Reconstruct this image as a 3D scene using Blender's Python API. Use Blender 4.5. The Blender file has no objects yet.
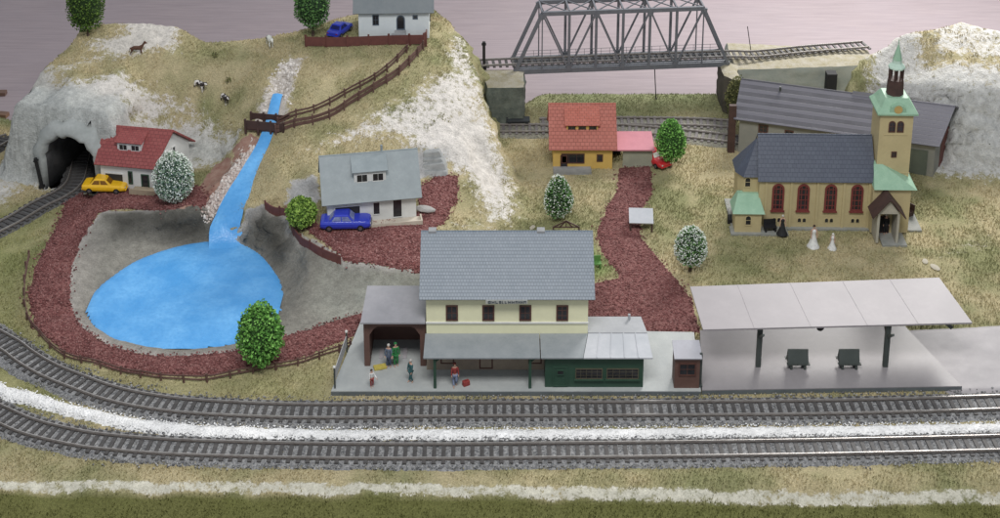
import bpy, bmesh, math, random
import numpy as np
from mathutils import Vector, Matrix
from mathutils.geometry import delaunay_2d_cdt
random.seed(7); RNG = np.random.default_rng(11)
SC = bpy.context.scene; COL = SC.collection
# ------------------------------------------------------------------ camera model
F = 1500.0; P0 = math.atan(460.0/1500.0); CP, SP = math.cos(P0), math.sin(P0)
H = 15*CP*860/1500; D = H/math.tan(P0+math.atan(400/1500.0))
def G(px, py, z=0.0):
    u = (px-500)/F; v = (py+141)/F
    t = (H-z)/(SP+v*CP)
    return (t*u, t*(CP-v*SP)-D, z)
def ztop(x, y, py):
    v = (py+141)/F; Y = y+D
    return H - Y*(SP+v*CP)/(CP-v*SP)
cam = bpy.data.cameras.new('camera'); co = bpy.data.objects.new('camera', cam); COL.objects.link(co)
co.location = (0, -D, H); co.rotation_euler = (math.pi/2-P0, 0, 0)
cam.sensor_width = 36; cam.lens = 54; cam.shift_y = -0.4; cam.clip_end = 300; cam.clip_start = .1
SC.camera = co
# ------------------------------------------------------------------ tagging
def tag(o, label=None, cat=None, group=None, kind=None):
    if label: o['label'] = label
    if cat: o['category'] = cat
    if group: o['group'] = group
    if kind: o['kind'] = kind
    return o
def empty(name, loc, rz=0, label=None, cat=None, group=None):
    o = bpy.data.objects.new(name, None); COL.objects.link(o)
    o.location = loc; o.rotation_euler = (0, 0, rz); o.empty_display_size = .05
    return tag(o, label, cat, group)
# ------------------------------------------------------------------ materials
def newmat(name):
    m = bpy.data.materials.new(name); m.use_nodes = True
    nt = m.node_tree; b = nt.nodes['Principled BSDF']
    return m, nt, b
def N(nt, t, **k):
    n = nt.nodes.new(t)
    for a, v in k.items():
        if a in n.inputs: n.inputs[a].default_value = v
        else: setattr(n, a, v)
    return n
def noise(nt, scale, det=4, co=None, rough=.6):
    n = N(nt, 'ShaderNodeTexNoise'); n.inputs['Scale'].default_value = scale
    n.inputs['Detail'].default_value = det; n.inputs['Roughness'].default_value = rough
    if co is None:
        co = N(nt, 'ShaderNodeTexCoord').outputs['Object']
    nt.links.new(co, n.inputs['Vector'])
    return n.outputs['Fac']
def mixc(nt, fac, a, b, mode='MIX'):
    m = N(nt, 'ShaderNodeMix'); m.data_type = 'RGBA'; m.blend_type = mode
    for s, v in ((0, fac), (6, a), (7, b)):
        if hasattr(v, 'links') or hasattr(v, 'is_linked'): nt.links.new(v, m.inputs[s])
        else: m.inputs[s].default_value = v if s == 0 else (*v, 1) if len(v) == 3 else v
    return m.outputs[2]
def ramp(nt, fac, lo, hi, a=0., b=1.):
    m = N(nt, 'ShaderNodeMapRange'); nt.links.new(fac, m.inputs[0])
    m.inputs[1].default_value = lo; m.inputs[2].default_value = hi
    m.inputs[3].default_value = a; m.inputs[4].default_value = b
    return m.outputs[0]
def math_(nt, op, a, b):
    m = N(nt, 'ShaderNodeMath'); m.operation = op
    for i, v in enumerate((a, b)):
        if hasattr(v, 'links'): nt.links.new(v, m.inputs[i])
        else: m.inputs[i].default_value = v
    return m.outputs[0]
def bump(nt, b, h, s=.4, d=.02):
    n = N(nt, 'ShaderNodeBump'); n.inputs['Strength'].default_value = s; n.inputs['Distance'].default_value = d
    nt.links.new(h, n.inputs['Height']); nt.links.new(n.outputs[0], b.inputs['Normal'])
def mat(name, c, c2=None, scale=12, rough=.6, bmp=.0, bscale=60, metal=0, spec=.4):
    m, nt, b = newmat(name)
    if c2 is None: c2 = tuple(v*.78 for v in c)
    f = ramp(nt, noise(nt, scale, 5), .35, .68)
    f2 = ramp(nt, noise(nt, scale*6, 3), .4, .62)
    col = mixc(nt, f, c, c2)
    col = mixc(nt, math_(nt, 'MULTIPLY', f2, .35), col, c2)
    nt.links.new(col, b.inputs['Base Color'])
    b.inputs['Roughness'].default_value = rough; b.inputs['Metallic'].default_value = metal
    b.inputs['Specular IOR Level'].default_value = spec
    if bmp: bump(nt, b, noise(nt, bscale, 4), bmp, .01)
    return m
def tilemat(name, c, c2, sx, sy, rough=.5, depth=.006, mortar=.12, mc=None, planks=False):
    m, nt, b = newmat(name)
    tc = N(nt, 'ShaderNodeTexCoord').outputs['Object']
    mp = N(nt, 'ShaderNodeMapping'); nt.links.new(tc, mp.inputs[0]); mp.inputs['Scale'].default_value = (1/sx, 1/sy, 0)
    br = N(nt, 'ShaderNodeTexBrick'); nt.links.new(mp.outputs[0], br.inputs['Vector'])
    br.offset = 0.0 if planks else .5
    br.inputs['Scale'].default_value = 1; br.inputs['Brick Width'].default_value = 1; br.inputs['Row Height'].default_value = 1
    br.inputs['Mortar Size'].default_value = mortar*.5; br.inputs['Mortar Smooth'].default_value = .3
    br.inputs['Color1'].default_value = (*c, 1); br.inputs['Color2'].default_value = (*c2, 1)
    br.inputs['Mortar'].default_value = (*(mc or tuple(v*.55 for v in c)), 1)
    f = ramp(nt, noise(nt, 5, 5), .35, .7, 0, .45)
    nt.links.new(mixc(nt, f, br.outputs['Color'], c2), b.inputs['Base Color'])
    b.inputs['Roughness'].default_value = rough
    inv = math_(nt, 'SUBTRACT', 1., br.outputs['Fac'])
    bump(nt, b, inv, .6, depth)
    return m
def islandmat(name, cols, rough=.8, trans=0):
    m, nt, b = newmat(name)
    g = N(nt, 'ShaderNodeNewGeometry').outputs['Random Per Island']
    r = N(nt, 'ShaderNodeValToRGB'); nt.links.new(g, r.inputs[0])
    el = r.color_ramp.elements
    while len(el) < len(cols): el.new(.5)
    for i, c in enumerate(cols): el[i].position = i/(len(cols)-1); el[i].color = (*c, 1)
    nt.links.new(r.outputs[0], b.inputs['Base Color']); b.inputs['Roughness'].default_value = rough
    b.inputs['Specular IOR Level'].default_value = .25
    return m
# ------------------------------------------------------------------ mesh builders
def npmesh(name, v, f, m, parent=None, smooth=False):
    v = np.asarray(v, np.float32); f = np.asarray(f, np.int32); k = f.shape[1]
    me = bpy.data.meshes.new(name); me.vertices.add(len(v)); me.vertices.foreach_set('co', v.ravel())
    me.loops.add(f.size); me.loops.foreach_set('vertex_index', f.ravel())
    me.polygons.add(len(f)); me.polygons.foreach_set('loop_start', np.arange(0, f.size, k, dtype=np.int32))
    me.update(calc_edges=True)
    if smooth: me.polygons.foreach_set('use_smooth', np.ones(len(f), bool))
    me.materials.append(m)
    o = bpy.data.objects.new(name, me); COL.objects.link(o); o.parent = parent
    return o
class MB:
    def __init__(s): s.v = []; s.f = []
    def add(s, vs, fs):
        n = len(s.v); s.v += [tuple(p) for p in vs]; s.f += [tuple(i+n for i in f) for f in fs]; return s
    def box(s, x0, y0, z0, x1, y1, z1):
        vs = [(x0,y0,z0),(x1,y0,z0),(x1,y1,z0),(x0,y1,z0),(x0,y0,z1),(x1,y0,z1),(x1,y1,z1),(x0,y1,z1)]
        return s.add(vs, [(0,3,2,1),(4,5,6,7),(0,1,5,4),(1,2,6,5),(2,3,7,6),(3,0,4,7)])
    def prism(s, a, d):          # polygon a (3-D points) extruded by vector d
        n = len(a); d = Vector(d); a = [Vector(p) for p in a]
        vs = a+[p+d for p in a]
        return s.add(vs, [tuple(range(n))[::-1], tuple(range(n, 2*n))]+[(i, (i+1) % n, n+(i+1) % n, n+i) for i in range(n)])
    def bar(s, p, q, w, h=None, up=(0,0,1)):
        p, q = Vector(p), Vector(q); d = (q-p)
        if d.length < 1e-6: return s
        h = h or w; d.normalize(); u = Vector(up)
        if abs(d.dot(u)) > .98: u = Vector((0,1,0))
        a = d.cross(u).normalized(); b = a.cross(d).normalized()
        c = [p-a*w/2-b*h/2, p+a*w/2-b*h/2, p+a*w/2+b*h/2, p-a*w/2+b*h/2]
        return s.prism(c, q-p)
    def cyl(s, p, q, r, r2=None, n=12):
        p, q = Vector(p), Vector(q); r2 = r if r2 is None else r2; d = (q-p).normalized()
        u = Vector((0,0,1)) if abs(d.z) < .9 else Vector((1,0,0))
        a = d.cross(u).normalized(); b = a.cross(d).normalized()
        vs = [p+(a*math.cos(t)+b*math.sin(t))*r for t in [2*math.pi*i/n for i in range(n)]]
        vs += [q+(a*math.cos(t)+b*math.sin(t))*r2 for t in [2*math.pi*i/n for i in range(n)]]
        return s.add(vs, [tuple(range(n)), tuple(range(n, 2*n))[::-1]]+[(i, n+i, n+(i+1) % n, (i+1) % n) for i in range(n)])
    def lathe(s, prof, c=(0,0,0), n=16, sq=None):
        vs = []; c = Vector(c)
        for r, z in prof:
            for i in range(n):
                t = 2*math.pi*(i+.5)/n; vs.append(c+Vector((r*math.cos(t), r*math.sin(t), z)))
        fs = [(j*n+i, j*n+(i+1) % n, (j+1)*n+(i+1) % n, (j+1)*n+i) for j in range(len(prof)-1) for i in range(n)]
        fs += [tuple(range(n))[::-1], tuple(range((len(prof)-1)*n, len(prof)*n))]
        return s.add(vs, fs)
    def loft(s, rings):
        n = len(rings[0]); vs = [p for r in rings for p in r]
        fs = [(j*n+i, j*n+(i+1) % n, (j+1)*n+(i+1) % n, (j+1)*n+i) for j in range(len(rings)-1) for i in range(n)]
        fs += [tuple(range(n))[::-1], tuple(range((len(rings)-1)*n, len(rings)*n))]
        return s.add(vs, fs)
    def build(s, name, m, parent=None, bevel=0, smooth=False, sub=0):
        me = bpy.data.meshes.new(name); me.from_pydata([tuple(p) for p in s.v], [], s.f)
        bm = bmesh.new(); bm.from_mesh(me); bmesh.ops.recalc_face_normals(bm, faces=bm.faces); bm.to_mesh(me); bm.free()
        me.materials.append(m); o = bpy.data.objects.new(name, me); COL.objects.link(o); o.parent = parent
        if smooth: me.polygons.foreach_set('use_smooth', np.ones(len(me.polygons), bool))
        if sub: md = o.modifiers.new('s', 'SUBSURF'); md.levels = sub; md.render_levels = sub
        if bevel:
            md = o.modifiers.new('b', 'BEVEL'); md.width = bevel; md.segments = 2; md.limit_method = 'ANGLE'
        return o
# ------------------------------------------------------------------ noise
PERM = RNG.random((256, 256))
def vn(x, y, s=0):
    x = np.asarray(x, float)+s*17.3; y = np.asarray(y, float)+s*9.1
    xi = np.floor(x).astype(int); yi = np.floor(y).astype(int); fx = x-xi; fy = y-yi
    fx = fx*fx*(3-2*fx); fy = fy*fy*(3-2*fy)
    g = lambda a, b: PERM[a % 256, b % 256]
    return (g(xi,yi)*(1-fx)+g(xi+1,yi)*fx)*(1-fy)+(g(xi,yi+1)*(1-fx)+g(xi+1,yi+1)*fx)*fy
def fbm(x, y, f=1, o=4, s=0):
    r = 0; a = .5
    for i in range(o): r = r+a*vn(np.asarray(x)*f, np.asarray(y)*f, s+i); f *= 2.03; a *= .5
    return r/(1-.5**o)
# ------------------------------------------------------------------ terrain heights
X0, X1, Y0, Y1, DX = -8.0, 8.0, -4.6, 5.2, 0.025
NX = int((X1-X0)/DX)+1; NY = int((Y1-Y0)/DX)+1
PTS = []
def cps(*a):
    for px, py, z in a: PTS.append(G(px, py, z))
cps(*[(x, y, 0) for x in (500,560,640,700,760,820,880,940,1000,1100) for y in (150,190,240,300,360) if not (x > 870 and y < 185)])
cps(*[(x, y, 0) for x in (520,600,680,760,835) for y in (104,118,133)])
cps(*[(x, y, 0) for x in range(-100, 1150, 90) for y in (395,430,478)])
cps(*[(x, 495, -.02) for x in range(-100, 1150, 90)]); cps(*[(x, 503, -.09) for x in range(-100, 1150, 90)])
cps(*[(x, 560, -.16) for x in range(-150, 1200, 150)])
# back rim of the layout, then down below the cloth
for px in (470,540,600,660,720,790,860):
    x, y, _ = G(px, 93, 0); PTS.append((x, y, .02)); PTS.append((x, y+.12, -.5)); PTS.append((x, y+1.4, -.6))
# left flat ground
cps((-60,160,.05),(-60,260,0),(-60,330,0),(10,150,.03),(12,205,0),(12,240,0),(14,300,0),(0,178,.05),(30,205,0),(40,235,0),(25,320,0),(60,362,0),(120,378,0),(200,384,0),(300,375,0),(350,350,0),(60,200,0.0),(75,190,0.0))
cps((-10,128,.02),(16,140,.02),(-60,130,.02),(-60,112,-.5),(-10,112,-.5),(-120,112,-.5),(10,100,-.5))
# left hill skirts and silhouette
SIL = [(19,105,.62),(22,90,.8),(32,76,.95),(46,62,1.03),(64,47,1.1),(76,27,1.2),(100,21,1.22),(140,19,1.22),(180,23,1.2),(205,39,1.08),(240,37,1.08),(270,34,1.08),(300,28,1.08),(340,15,1.08),(390,5,1.08),(430,3,1.08),(452,20,1.02),(470,42,.95),(479,70,.8),(487,100,.62),(495,125,.45),(505,155,.25),(513,180,.1)]
for px, py, z in SIL: PTS.append(G(px, py, z))
for i, (px, py, z) in enumerate(SIL[:18]):
    x, y, _ = G(px, py, z)
    dx, dy = (-.22, .06) if i < 5 else (-.03, .28) if i < 16 else (.12, .2)
    PTS.append((x+dx, y+dy, 0.0 if i < 4 or i > 15 else -.5))
for px, py, z in SIL[18:]:
    x, y, _ = G(px, py, z); PTS.append((x+.12, y+.03, 0))
cps((28,170,.03),(36,188,.0),(45,192,0),(55,191,0),(97,188,.04))
cps((45,98,.95),(60,104,.97),(80,110,.95),(100,116,.88),(124,112,.75),(150,108,.62),(180,112,.58),(205,118,.56),(235,128,.55))
cps((105,176,.12),(130,172,.14),(160,168,.16),(190,166,.18),(207,165,.2),(218,158,.25),(240,146,.5))
cps((110,85,.98),(150,85,.82),(190,85,.8),(230,85,.8),(130,55,1.08),(170,52,1.08),(210,62,.96),(250,60,.98),(90,60,1.05),(70,75,1.03))
cps((100,192,.1),(130,195,.12),(165,205,.14),(200,200,.2),(215,180,.24),(228,172,.3))
# stream bed and banks
cps((224,232,.06),(231,216,.2),(240,195,.33),(251,172,.43),(262,150,.53),(270,125,.64),(278,97,.76),(279,90,.88),(288,62,1.02))
cps((214,212,.27),(250,205,.36),(243,160,.5),(275,160,.6),(262,112,.76),(291,112,.78),(266,88,.9),(292,88,.9))
# hillside between stream and right cliff
cps((300,122,.74),(330,110,.78),(350,95,.85),(375,82,.92),(400,62,1.0),(415,50,1.04),(425,42,1.06),(340,60,1.0),(310,48,1.07),(350,46,1.08),(400,44,1.08),(320,85,.92))
cps((290,150,.62),(330,146,.62),(370,136,.64),(415,130,.62),(440,140,.52),(450,110,.68),(440,75,.88),(462,130,.52),(470,160,.4),(480,190,.22),(455,190,.3),(470,215,.12),(430,222,.27))
cps((285,178,.5),(300,185,.42),(288,200,.34),(316,178,.5),(430,150,.5),(445,172,.32),(428,176,.31),(325,200,.3),(420,190,.3),(460,176,.33))
# terrace of the blue car house
cps((266,207,.33),(284,216,.33),(300,230,.31),(310,245,.29),(340,258,.28),(380,268,.26),(420,272,.25),(350,232,.3),(400,225,.3),(425,245,.28),(320,224,.3),(450,255,.24))
cps((275,226,.1),(285,243,.06),(300,264,.09),(335,283,.09),(375,292,.08),(420,296,.07),(450,300,.0),(345,312,0.01),(300,300,.02),(500,232,.05),(490,262,.0),(540,240,0))
# pond
cps((86,312,-.05),(100,288,-.05),(130,266,-.05),(170,250,-.05),(207,240,-.04),(222,244,-.04),(245,246,-.05),(262,258,-.05),(278,278,-.05),(284,302,-.05),(270,328,-.05),(230,345,-.05),(180,350,-.05),(120,338,-.05),(95,326,-.05),(180,300,-.06),(230,300,-.06),(130,310,-.06),(220,270,-.06))
cps((110,214,.2),(150,213,.22),(188,208,.26),(204,207,.27),(112,234,.06),(150,236,.02),(190,232,.0),(208,228,.02))
cps((100,205,.14),(82,235,.12),(72,260,.1),(66,290,.08),(72,325,.06),(105,346,.05),(160,358,.05),(230,352,.05),(290,338,.05),(340,325,.03))
cps((62,200,.05),(50,235,.09),(38,265,.09),(32,300,.08),(45,335,.06),(90,362,.05),(160,376,.05),(250,372,.04),(340,345,.03))
# right rocky hill
cps((847,116,.5),(850,88,.75),(852,68,.9),(862,56,.96),(876,46,1.02),(900,30,1.12),(930,26,1.16),(962,18,1.2),(1000,28,1.15),(1080,30,1.15),(900,85,.7),(930,84,.8),(960,86,.86),(1000,92,.82),(1080,95,.8),(950,55,1.0),(1000,60,1.0))
cps((905,150,.1),(945,165,.06),(975,172,.06),(1000,178,.05),(1080,180,.05),(880,140,.2))
for px, py, z in [(864,62,.85),(880,48,.98),(900,30,1.12),(930,26,1.16),(962,18,1.2),(1000,28,1.15),(1080,30,1.15)]:
    x, y, _ = G(px, py, z); PTS.append((x-.02, y+.3, -.5))
for x in (X0-.5, -2, 2, 4.5, X1+.5):
    PTS += [(x, Y1+.5, -.6), (x, Y0-.5, -.2)]
PTS += [(X0-.5, -1, 0), (X0-.5, 1.5, 0), (X0-.5, 2.4, -.5), (X1+.5, -1, 0), (X1+.5, 1.5, 0)]
cv = [Vector((p[0], p[1])) for p in PTS]
ov, oe, of, ovi, _, _ = delaunay_2d_cdt(cv, [], [], 0, 1e-4)
oz = [np.mean([PTS[j][2] for j in src]) if src else 0 for src in ovi]
GX = X0+DX*np.arange(NX); GY = Y0+DX*np.arange(NY); XX, YY = np.meshgrid(GX, GY)
Z = np.full((NY, NX), -.5)
for tri in of:
    a, b, c = [ov[i] for i in tri]; za, zb, zc = [oz[i] for i in tri]
    i0 = max(0, int((min(a.x,b.x,c.x)-X0)/DX)-1); i1 = min(NX, int((max(a.x,b.x,c.x)-X0)/DX)+2)
    j0 = max(0, int((min(a.y,b.y,c.y)-Y0)/DX)-1); j1 = min(NY, int((max(a.y,b.y,c.y)-Y0)/DX)+2)
    if i1 <= i0 or j1 <= j0: continue
    x = XX[j0:j1, i0:i1]; y = YY[j0:j1, i0:i1]
    d = (b.y-c.y)*(a.x-c.x)+(c.x-b.x)*(a.y-c.y)
    if abs(d) < 1e-9: continue
    w1 = ((b.y-c.y)*(x-c.x)+(c.x-b.x)*(y-c.y))/d; w2 = ((c.y-a.y)*(x-c.x)+(a.x-c.x)*(y-c.y))/d; w3 = 1-w1-w2
    ins = (w1 >= -1e-4) & (w2 >= -1e-4) & (w3 >= -1e-4)
    Z[j0:j1, i0:i1][ins] = (w1*za+w2*zb+w3*zc)[ins]
def blur(A, n):
    for _ in range(n):
        B = np.pad(A, 1, mode='edge')
        A = (B[1:-1,1:-1]*4+2*(B[:-2,1:-1]+B[2:,1:-1]+B[1:-1,:-2]+B[1:-1,2:])+B[:-2,:-2]+B[:-2,2:]+B[2:,:-2]+B[2:,2:])/16
    return A
Z = blur(Z, 5)
ZB = Z.copy()
# tunnel portal frame in plan: the rock stands upright round the mouth
TX, TY, _ = G(73, 189, 0); TD = Vector((.22, .975, 0)).normalized(); TU = Vector((TD.y, -TD.x, 0)); TW, TH = .285, .625
qu = (XX-TX)*TU.x+(YY-TY)*TU.y; qt = (XX-TX)*TD.x+(YY-TY)*TD.y
sm = lambda a: np.clip(a, 0, 1)**2*(3-2*np.clip(a, 0, 1))
W_ = sm((qt-.0)/.10)*(1-sm((qt-.7)/.5))*(1-sm((np.abs(qu+.12)-.50)/.35))*.92
ZB = np.where(W_ > .01, np.maximum(ZB, W_), ZB); k_ = sm((.0-qt)/.08)*(1-sm((-qt-.5)/.3))*(1-sm((np.abs(qu)-.30)/.12)); ZB = ZB*(1-k_)
Z = ZB = blur(ZB, 1)
gy, gx = np.gradient(Z, DX); SLOPE = np.hypot(gx, gy)
def samp(A, x, y):
    fx = np.clip((np.asarray(x)-X0)/DX, 0, NX-1.001); fy = np.clip((np.asarray(y)-Y0)/DX, 0, NY-1.001)
    i = fx.astype(int); j = fy.astype(int); u = fx-i; v = fy-j
    return (A[j,i]*(1-u)+A[j,i+1]*u)*(1-v)+(A[j+1,i]*(1-u)+A[j+1,i+1]*u)*v
TT = np.linspace(9, 26, 3400)
def at(px, py, A=None):
    """where the sight line through a pixel meets the ground"""
    u = (px-500)/F; v = (py+141)/F; dx, dy, dz = u, CP-v*SP, -(SP+v*CP)
    x = TT*dx; y = TT*dy-D; z = H+TT*dz
    h = samp(ZB if A is None else A, x, y); k = np.argmax(z <= h)
    return (float(x[k]), float(y[k]), float(h[k]))
def gz(x, y): return float(samp(ZB, x, y))
def poly(*pp): return np.array([at(*p)[:2] for p in pp])
def sdist(P, x, y):
    """signed distance to polygon P (positive inside)"""
    x = np.asarray(x); y = np.asarray(y); d = np.full(x.shape, 1e9); ins = np.zeros(x.shape, bool); n = len(P)
    for i in range(n):
        ax, ay = P[i]; bx, by = P[(i+1) % n]; ex, ey = bx-ax, by-ay
        t = np.clip(((x-ax)*ex+(y-ay)*ey)/(ex*ex+ey*ey+1e-12), 0, 1)
        d = np.minimum(d, np.hypot(x-ax-t*ex, y-ay-t*ey))
        c = ((ay > y) != (by > y)); 
        with np.errstate(divide='ignore', invalid='ignore'):
            ins ^= c & (x < (bx-ax)*(y-ay)/(by-ay+1e-12)+ax)
    return np.where(ins, d, -d)
def spline(pts, step=.05):
    """Catmull-Rom through 2-D or 3-D points, evenly resampled"""
    p = [np.array(q, float) for q in pts]; p = [2*p[0]-p[1]]+p+[2*p[-1]-p[-2]]; out = []
    for i in range(1, len(p)-2):
        for t in np.linspace(0, 1, 24, endpoint=False):
            out.append(.5*((2*p[i])+(p[i+1]-p[i-1])*t+(2*p[i-1]-5*p[i]+4*p[i+1]-p[i+2])*t*t+(3*p[i]-p[i-1]-3*p[i+1]+p[i+2])*t**3))
    out.append(p[-2]); out = np.array(out)
    L = np.r_[0, np.cumsum(np.linalg.norm(np.diff(out, axis=0), axis=1))]
    s = np.arange(0, L[-1], step)
    return np.stack([np.interp(s, L, out[:, k]) for k in range(out.shape[1])], 1)
def smoothpoly(P, step=.06):
    P = list(map(tuple, P)); return spline(P+[P[0]], step)
# ------------------------------------------------------------------ region shapes on the ground
P_PATH_L = np.vstack([  # red gravel ring round the pond
 poly((66,198),(52,235),(36,265),(27,298),(36,330),(62,353),(105,367),(160,376),(215,375),(265,367),(310,356),(345,341),(362,330),
      (362,313),(330,322),(290,335),(250,348),(190,356),(140,354),(105,344),(80,325),(70,298),(72,268),(82,240),(98,214),(128,209),(165,211),(200,207),(212,195),(200,186),(160,188),(110,190),(80,192))])
P_TERR = poly((282,212),(300,232),(345,262),(425,277),(460,262),(425,240),(445,222),(458,200),(458,176),(440,174),(415,188),(420,212),(320,226),(300,205))
P_WHITEG = poly((372,244),(400,238),(425,236),(425,246),(400,247))
P_MID = poly((618,168),(651,166),(652,195),(640,215),(640,235),(655,255),(678,280),(692,300),(700,332),(650,334),(585,322),(585,300),(592,283),(620,278),(600,250),(597,232),(608,205),(618,188))
P_POND = smoothpoly(poly((85,312),(95,292),(115,275),(140,260),(175,248),(207,240),(222,236),(238,236),(258,250),(275,270),(283,293),(278,318),(262,336),(225,346),(180,350),(135,345),(100,332)))
P_WG = poly((-140,260),(-85,325),(-40,358),(-20,372),(8,387),(33,392),(66,403),(132,418),(198,425),(264,428),(330,430),(432,429),(554,429),(670,428),(830,426),(1000,423),(1080,420),(1080,432),(1000,435),(830,439),(670,440),(554,441),(432,441),(330,441),(264,441),(198,439),(132,432),(66,417),(33,408),(8,402),(-20,388),(-50,370),(-100,338),(-155,270))
P_ROAD = np.array([G(*q)[:2] for q in ((898,331),(960,328),(1010,325),(1100,320),(1100,397),(1000,393),(950,395),(915,365))])
P_DIRT = poly((252,134),(262,140),(240,160),(222,182),(208,202),(185,210),(170,208),(196,192),(215,165),(235,145))
# ------------------------------------------------------------------ ground paint
def soft(P, x, y, w=.12): return np.clip(sdist(P, x, y)/w*.5+.5, 0, 1)
n1 = fbm(XX, YY, 1.6, 4, 1); n2 = fbm(XX, YY, 6, 4, 2); n3 = fbm(XX, YY, 20, 3, 3)
rock = np.zeros_like(Z); RC = np.zeros((NY, NX, 3)); RC[:] = (.60, .57, .54)
def addrock(P, amt, col, w=.2):
    global rock
    s = soft(P, XX, YY, w); a = s*amt
    RC[:] = RC*(1-s[..., None])+np.array(col)*s[..., None]; rock = np.maximum(rock, a)
addrock(poly((19,106),(30,80),(48,66),(62,84),(100,112),(150,116),(200,120),(240,132),(232,150),(208,166),(160,170),(100,186),(60,191),(36,188)), .97, (.50,.51,.48))
addrock(poly((50,70),(80,78),(120,70),(160,90),(200,104),(215,122),(170,116),(110,112),(62,92)), .74, (.66,.63,.59))
addrock(poly((84,44),(120,32),(165,22),(205,40),(180,50),(140,56),(112,60)), .82, (.68,.64,.59))
addrock(poly((262,92),(272,72),(290,55),(306,58),(296,85),(290,112),(284,128),(247,128)), .72, (.6,.55,.5), .1)
addrock(poly((252,138),(262,150),(240,190),(222,222),(204,226),(196,208),(215,180),(238,155)), .8, (.62,.52,.48), .1)
addrock(poly((300,152),(345,128),(400,96),(440,70),(470,60),(484,100),(512,190),(500,222),(462,175),(430,150),(380,142)), .66, (.68,.645,.60))
addrock(poly((400,150),(425,118),(458,105),(488,120),(512,190),(505,225),(488,200),(462,172),(440,160)), .90, (.70,.665,.63))
addrock(np.array([G(*q)[:2] for q in ((456,24,1.02),(484,70,.8),(502,125,.45),(522,185,.04),(524,225,0),(488,230,.1),(468,190,.3),(452,150,.5),(452,100,.75),(440,50,1.0))]), .60, (.68,.645,.60), .2)
addrock(poly((285,205),(290,178),(318,176),(322,200),(300,215)), .9, (.42,.42,.42), .06)
addrock(poly((414,178),(416,150),(446,150),(450,174)), .9, (.45,.45,.45), .06)
addrock(poly((860,140),(862,60),(885,42),(930,60),(1000,62),(1090,70),(1090,178),(1000,180),(950,180),(900,165)), .72, (.58,.57,.54))
addrock(poly((872,50),(905,30),(960,20),(1000,30),(1090,32),(1090,70),(1000,65),(930,62)), .62, (.68,.66,.62))
addrock(poly((905,90),(935,84),(1000,90),(1090,92),(1090,172),(1000,178),(950,175)), .95, (.54,.545,.53))
addrock(poly((-60,150),(12,146),(24,170),(28,190),(0,212),(-60,220)), .68, (.6,.58,.54))
addrock(poly((150,30),(100,50),(60,62),(40,80),(60,85),(110,62),(160,48)), .55, (.6,.57,.52))
addrock(poly((925,255),(945,262),(1000,255),(1000,225),(960,235)), .42, (.55,.5,.42))
addrock(poly((430,225),(470,210),(500,222),(500,232),(440,235)), .5, (.62,.6,.52))
addrock(P_WHITEG, .7, (.66,.62,.5), .06)
rkm = (1-sm((np.abs(qu+.12)-.75)/.25))*sm((qt+.10)/.08)*(1-sm((qt-.35)/.25)); rock = np.maximum(rock, rkm*.95); RC[:] = RC*(1-rkm[..., None]*.8)+np.array((.47,.49,.475))*rkm[..., None]*.8
# pale band along the front edge
yb = at(500,490.5)[1]; ww = abs(at(500,482.5)[1]-at(500,497)[1])/2
band = np.clip(1.5-np.abs(YY-yb-.03*(n1-.5)+.045*np.sin(XX*.55))/ww, 0, 1)
RC[:] = RC*(1-band[..., None])+np.array((.62,.60,.50))*band[..., None]; rock = np.maximum(rock, band*.66)
# grey painted basin
P_GREY = poly((103,213),(150,211),(205,205),(218,214),(226,236),(240,236),(246,214),(266,206),(285,216),(298,238),(345,263),(425,276),(450,285),(430,303),(368,303),(364,316),(300,334),(240,350),(180,358),(118,350),(76,322),(66,292),(74,255),(88,228))
grey = np.clip(sdist(P_GREY, XX, YY)/.06*.5+.5+(n2-.5)*.6, 0, 1)
GC = np.array((.26,.25,.22))*(1+.5*(n1-.5))[..., None]
pale = soft(poly((66,292),(72,258),(90,228),(100,235),(92,270),(84,312),(120,340),(180,352),(240,346),(240,356),(180,360),(110,350),(76,322)), XX, YY, .1)
GC = GC*(1-pale[..., None])+np.array((.33,.31,.28))*pale[..., None]
pale = soft(poly((330,275),(425,283),(440,300),(368,303),(340,320),(320,300)), XX, YY, .2)*n2*1.6
pale = np.clip(pale, 0, 1); GC = GC*(1-pale[..., None])+np.array((.40,.41,.36))*pale[..., None]
bank_shade = np.maximum(soft(poly((108,214),(150,212),(200,208),(212,216),(208,238),(170,242),(150,232),(115,236)), XX, YY, .1),
                soft(poly((246,214),(264,208),(284,220),(292,245),(282,265),(262,252),(250,240)), XX, YY, .1))
GC = GC*(1-.68*bank_shade[..., None])  # steep banks darkened in the paint to stand for their shadow
# grass colours
dry = np.array((.46,.395,.24)); oli = np.array((.25,.25,.125)); gre = np.array((.15,.17,.055)); mos = np.array((.20,.23,.12))
k = np.clip((n1-.5)*2.2+.38+(n2-.5)*1.2, 0, 1)[..., None]; GR = dry*(1-k)+oli*k
def grassmix(w, c):
    global GR
    w = np.clip(w, 0, 1)[..., None]; GR = GR*(1-w)+np.array(c)*w
grassmix(np.clip((YY-G(500,128)[1])/.8, 0, 1)*(ZB < .1)*.8, mos)
yf = at(500,498.5)[1]-.03*np.sin(XX*.55)+.02*(n2-.5); grassmix(np.clip((yf-YY)/.05+.5, 0, 1)*.95, (.135,.14,.045))
grassmix(soft(poly((-60,205),(60,205),(40,240),(28,300),(40,340),(110,375),(200,384),(300,385),(330,365),(330,400),(-60,400)), XX, YY, .2)*.55, (.24,.26,.10))
grassmix(soft(poly((590,245),(598,256),(606,272),(592,280)), XX, YY, .08)*.6, (.2,.32,.09))
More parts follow.
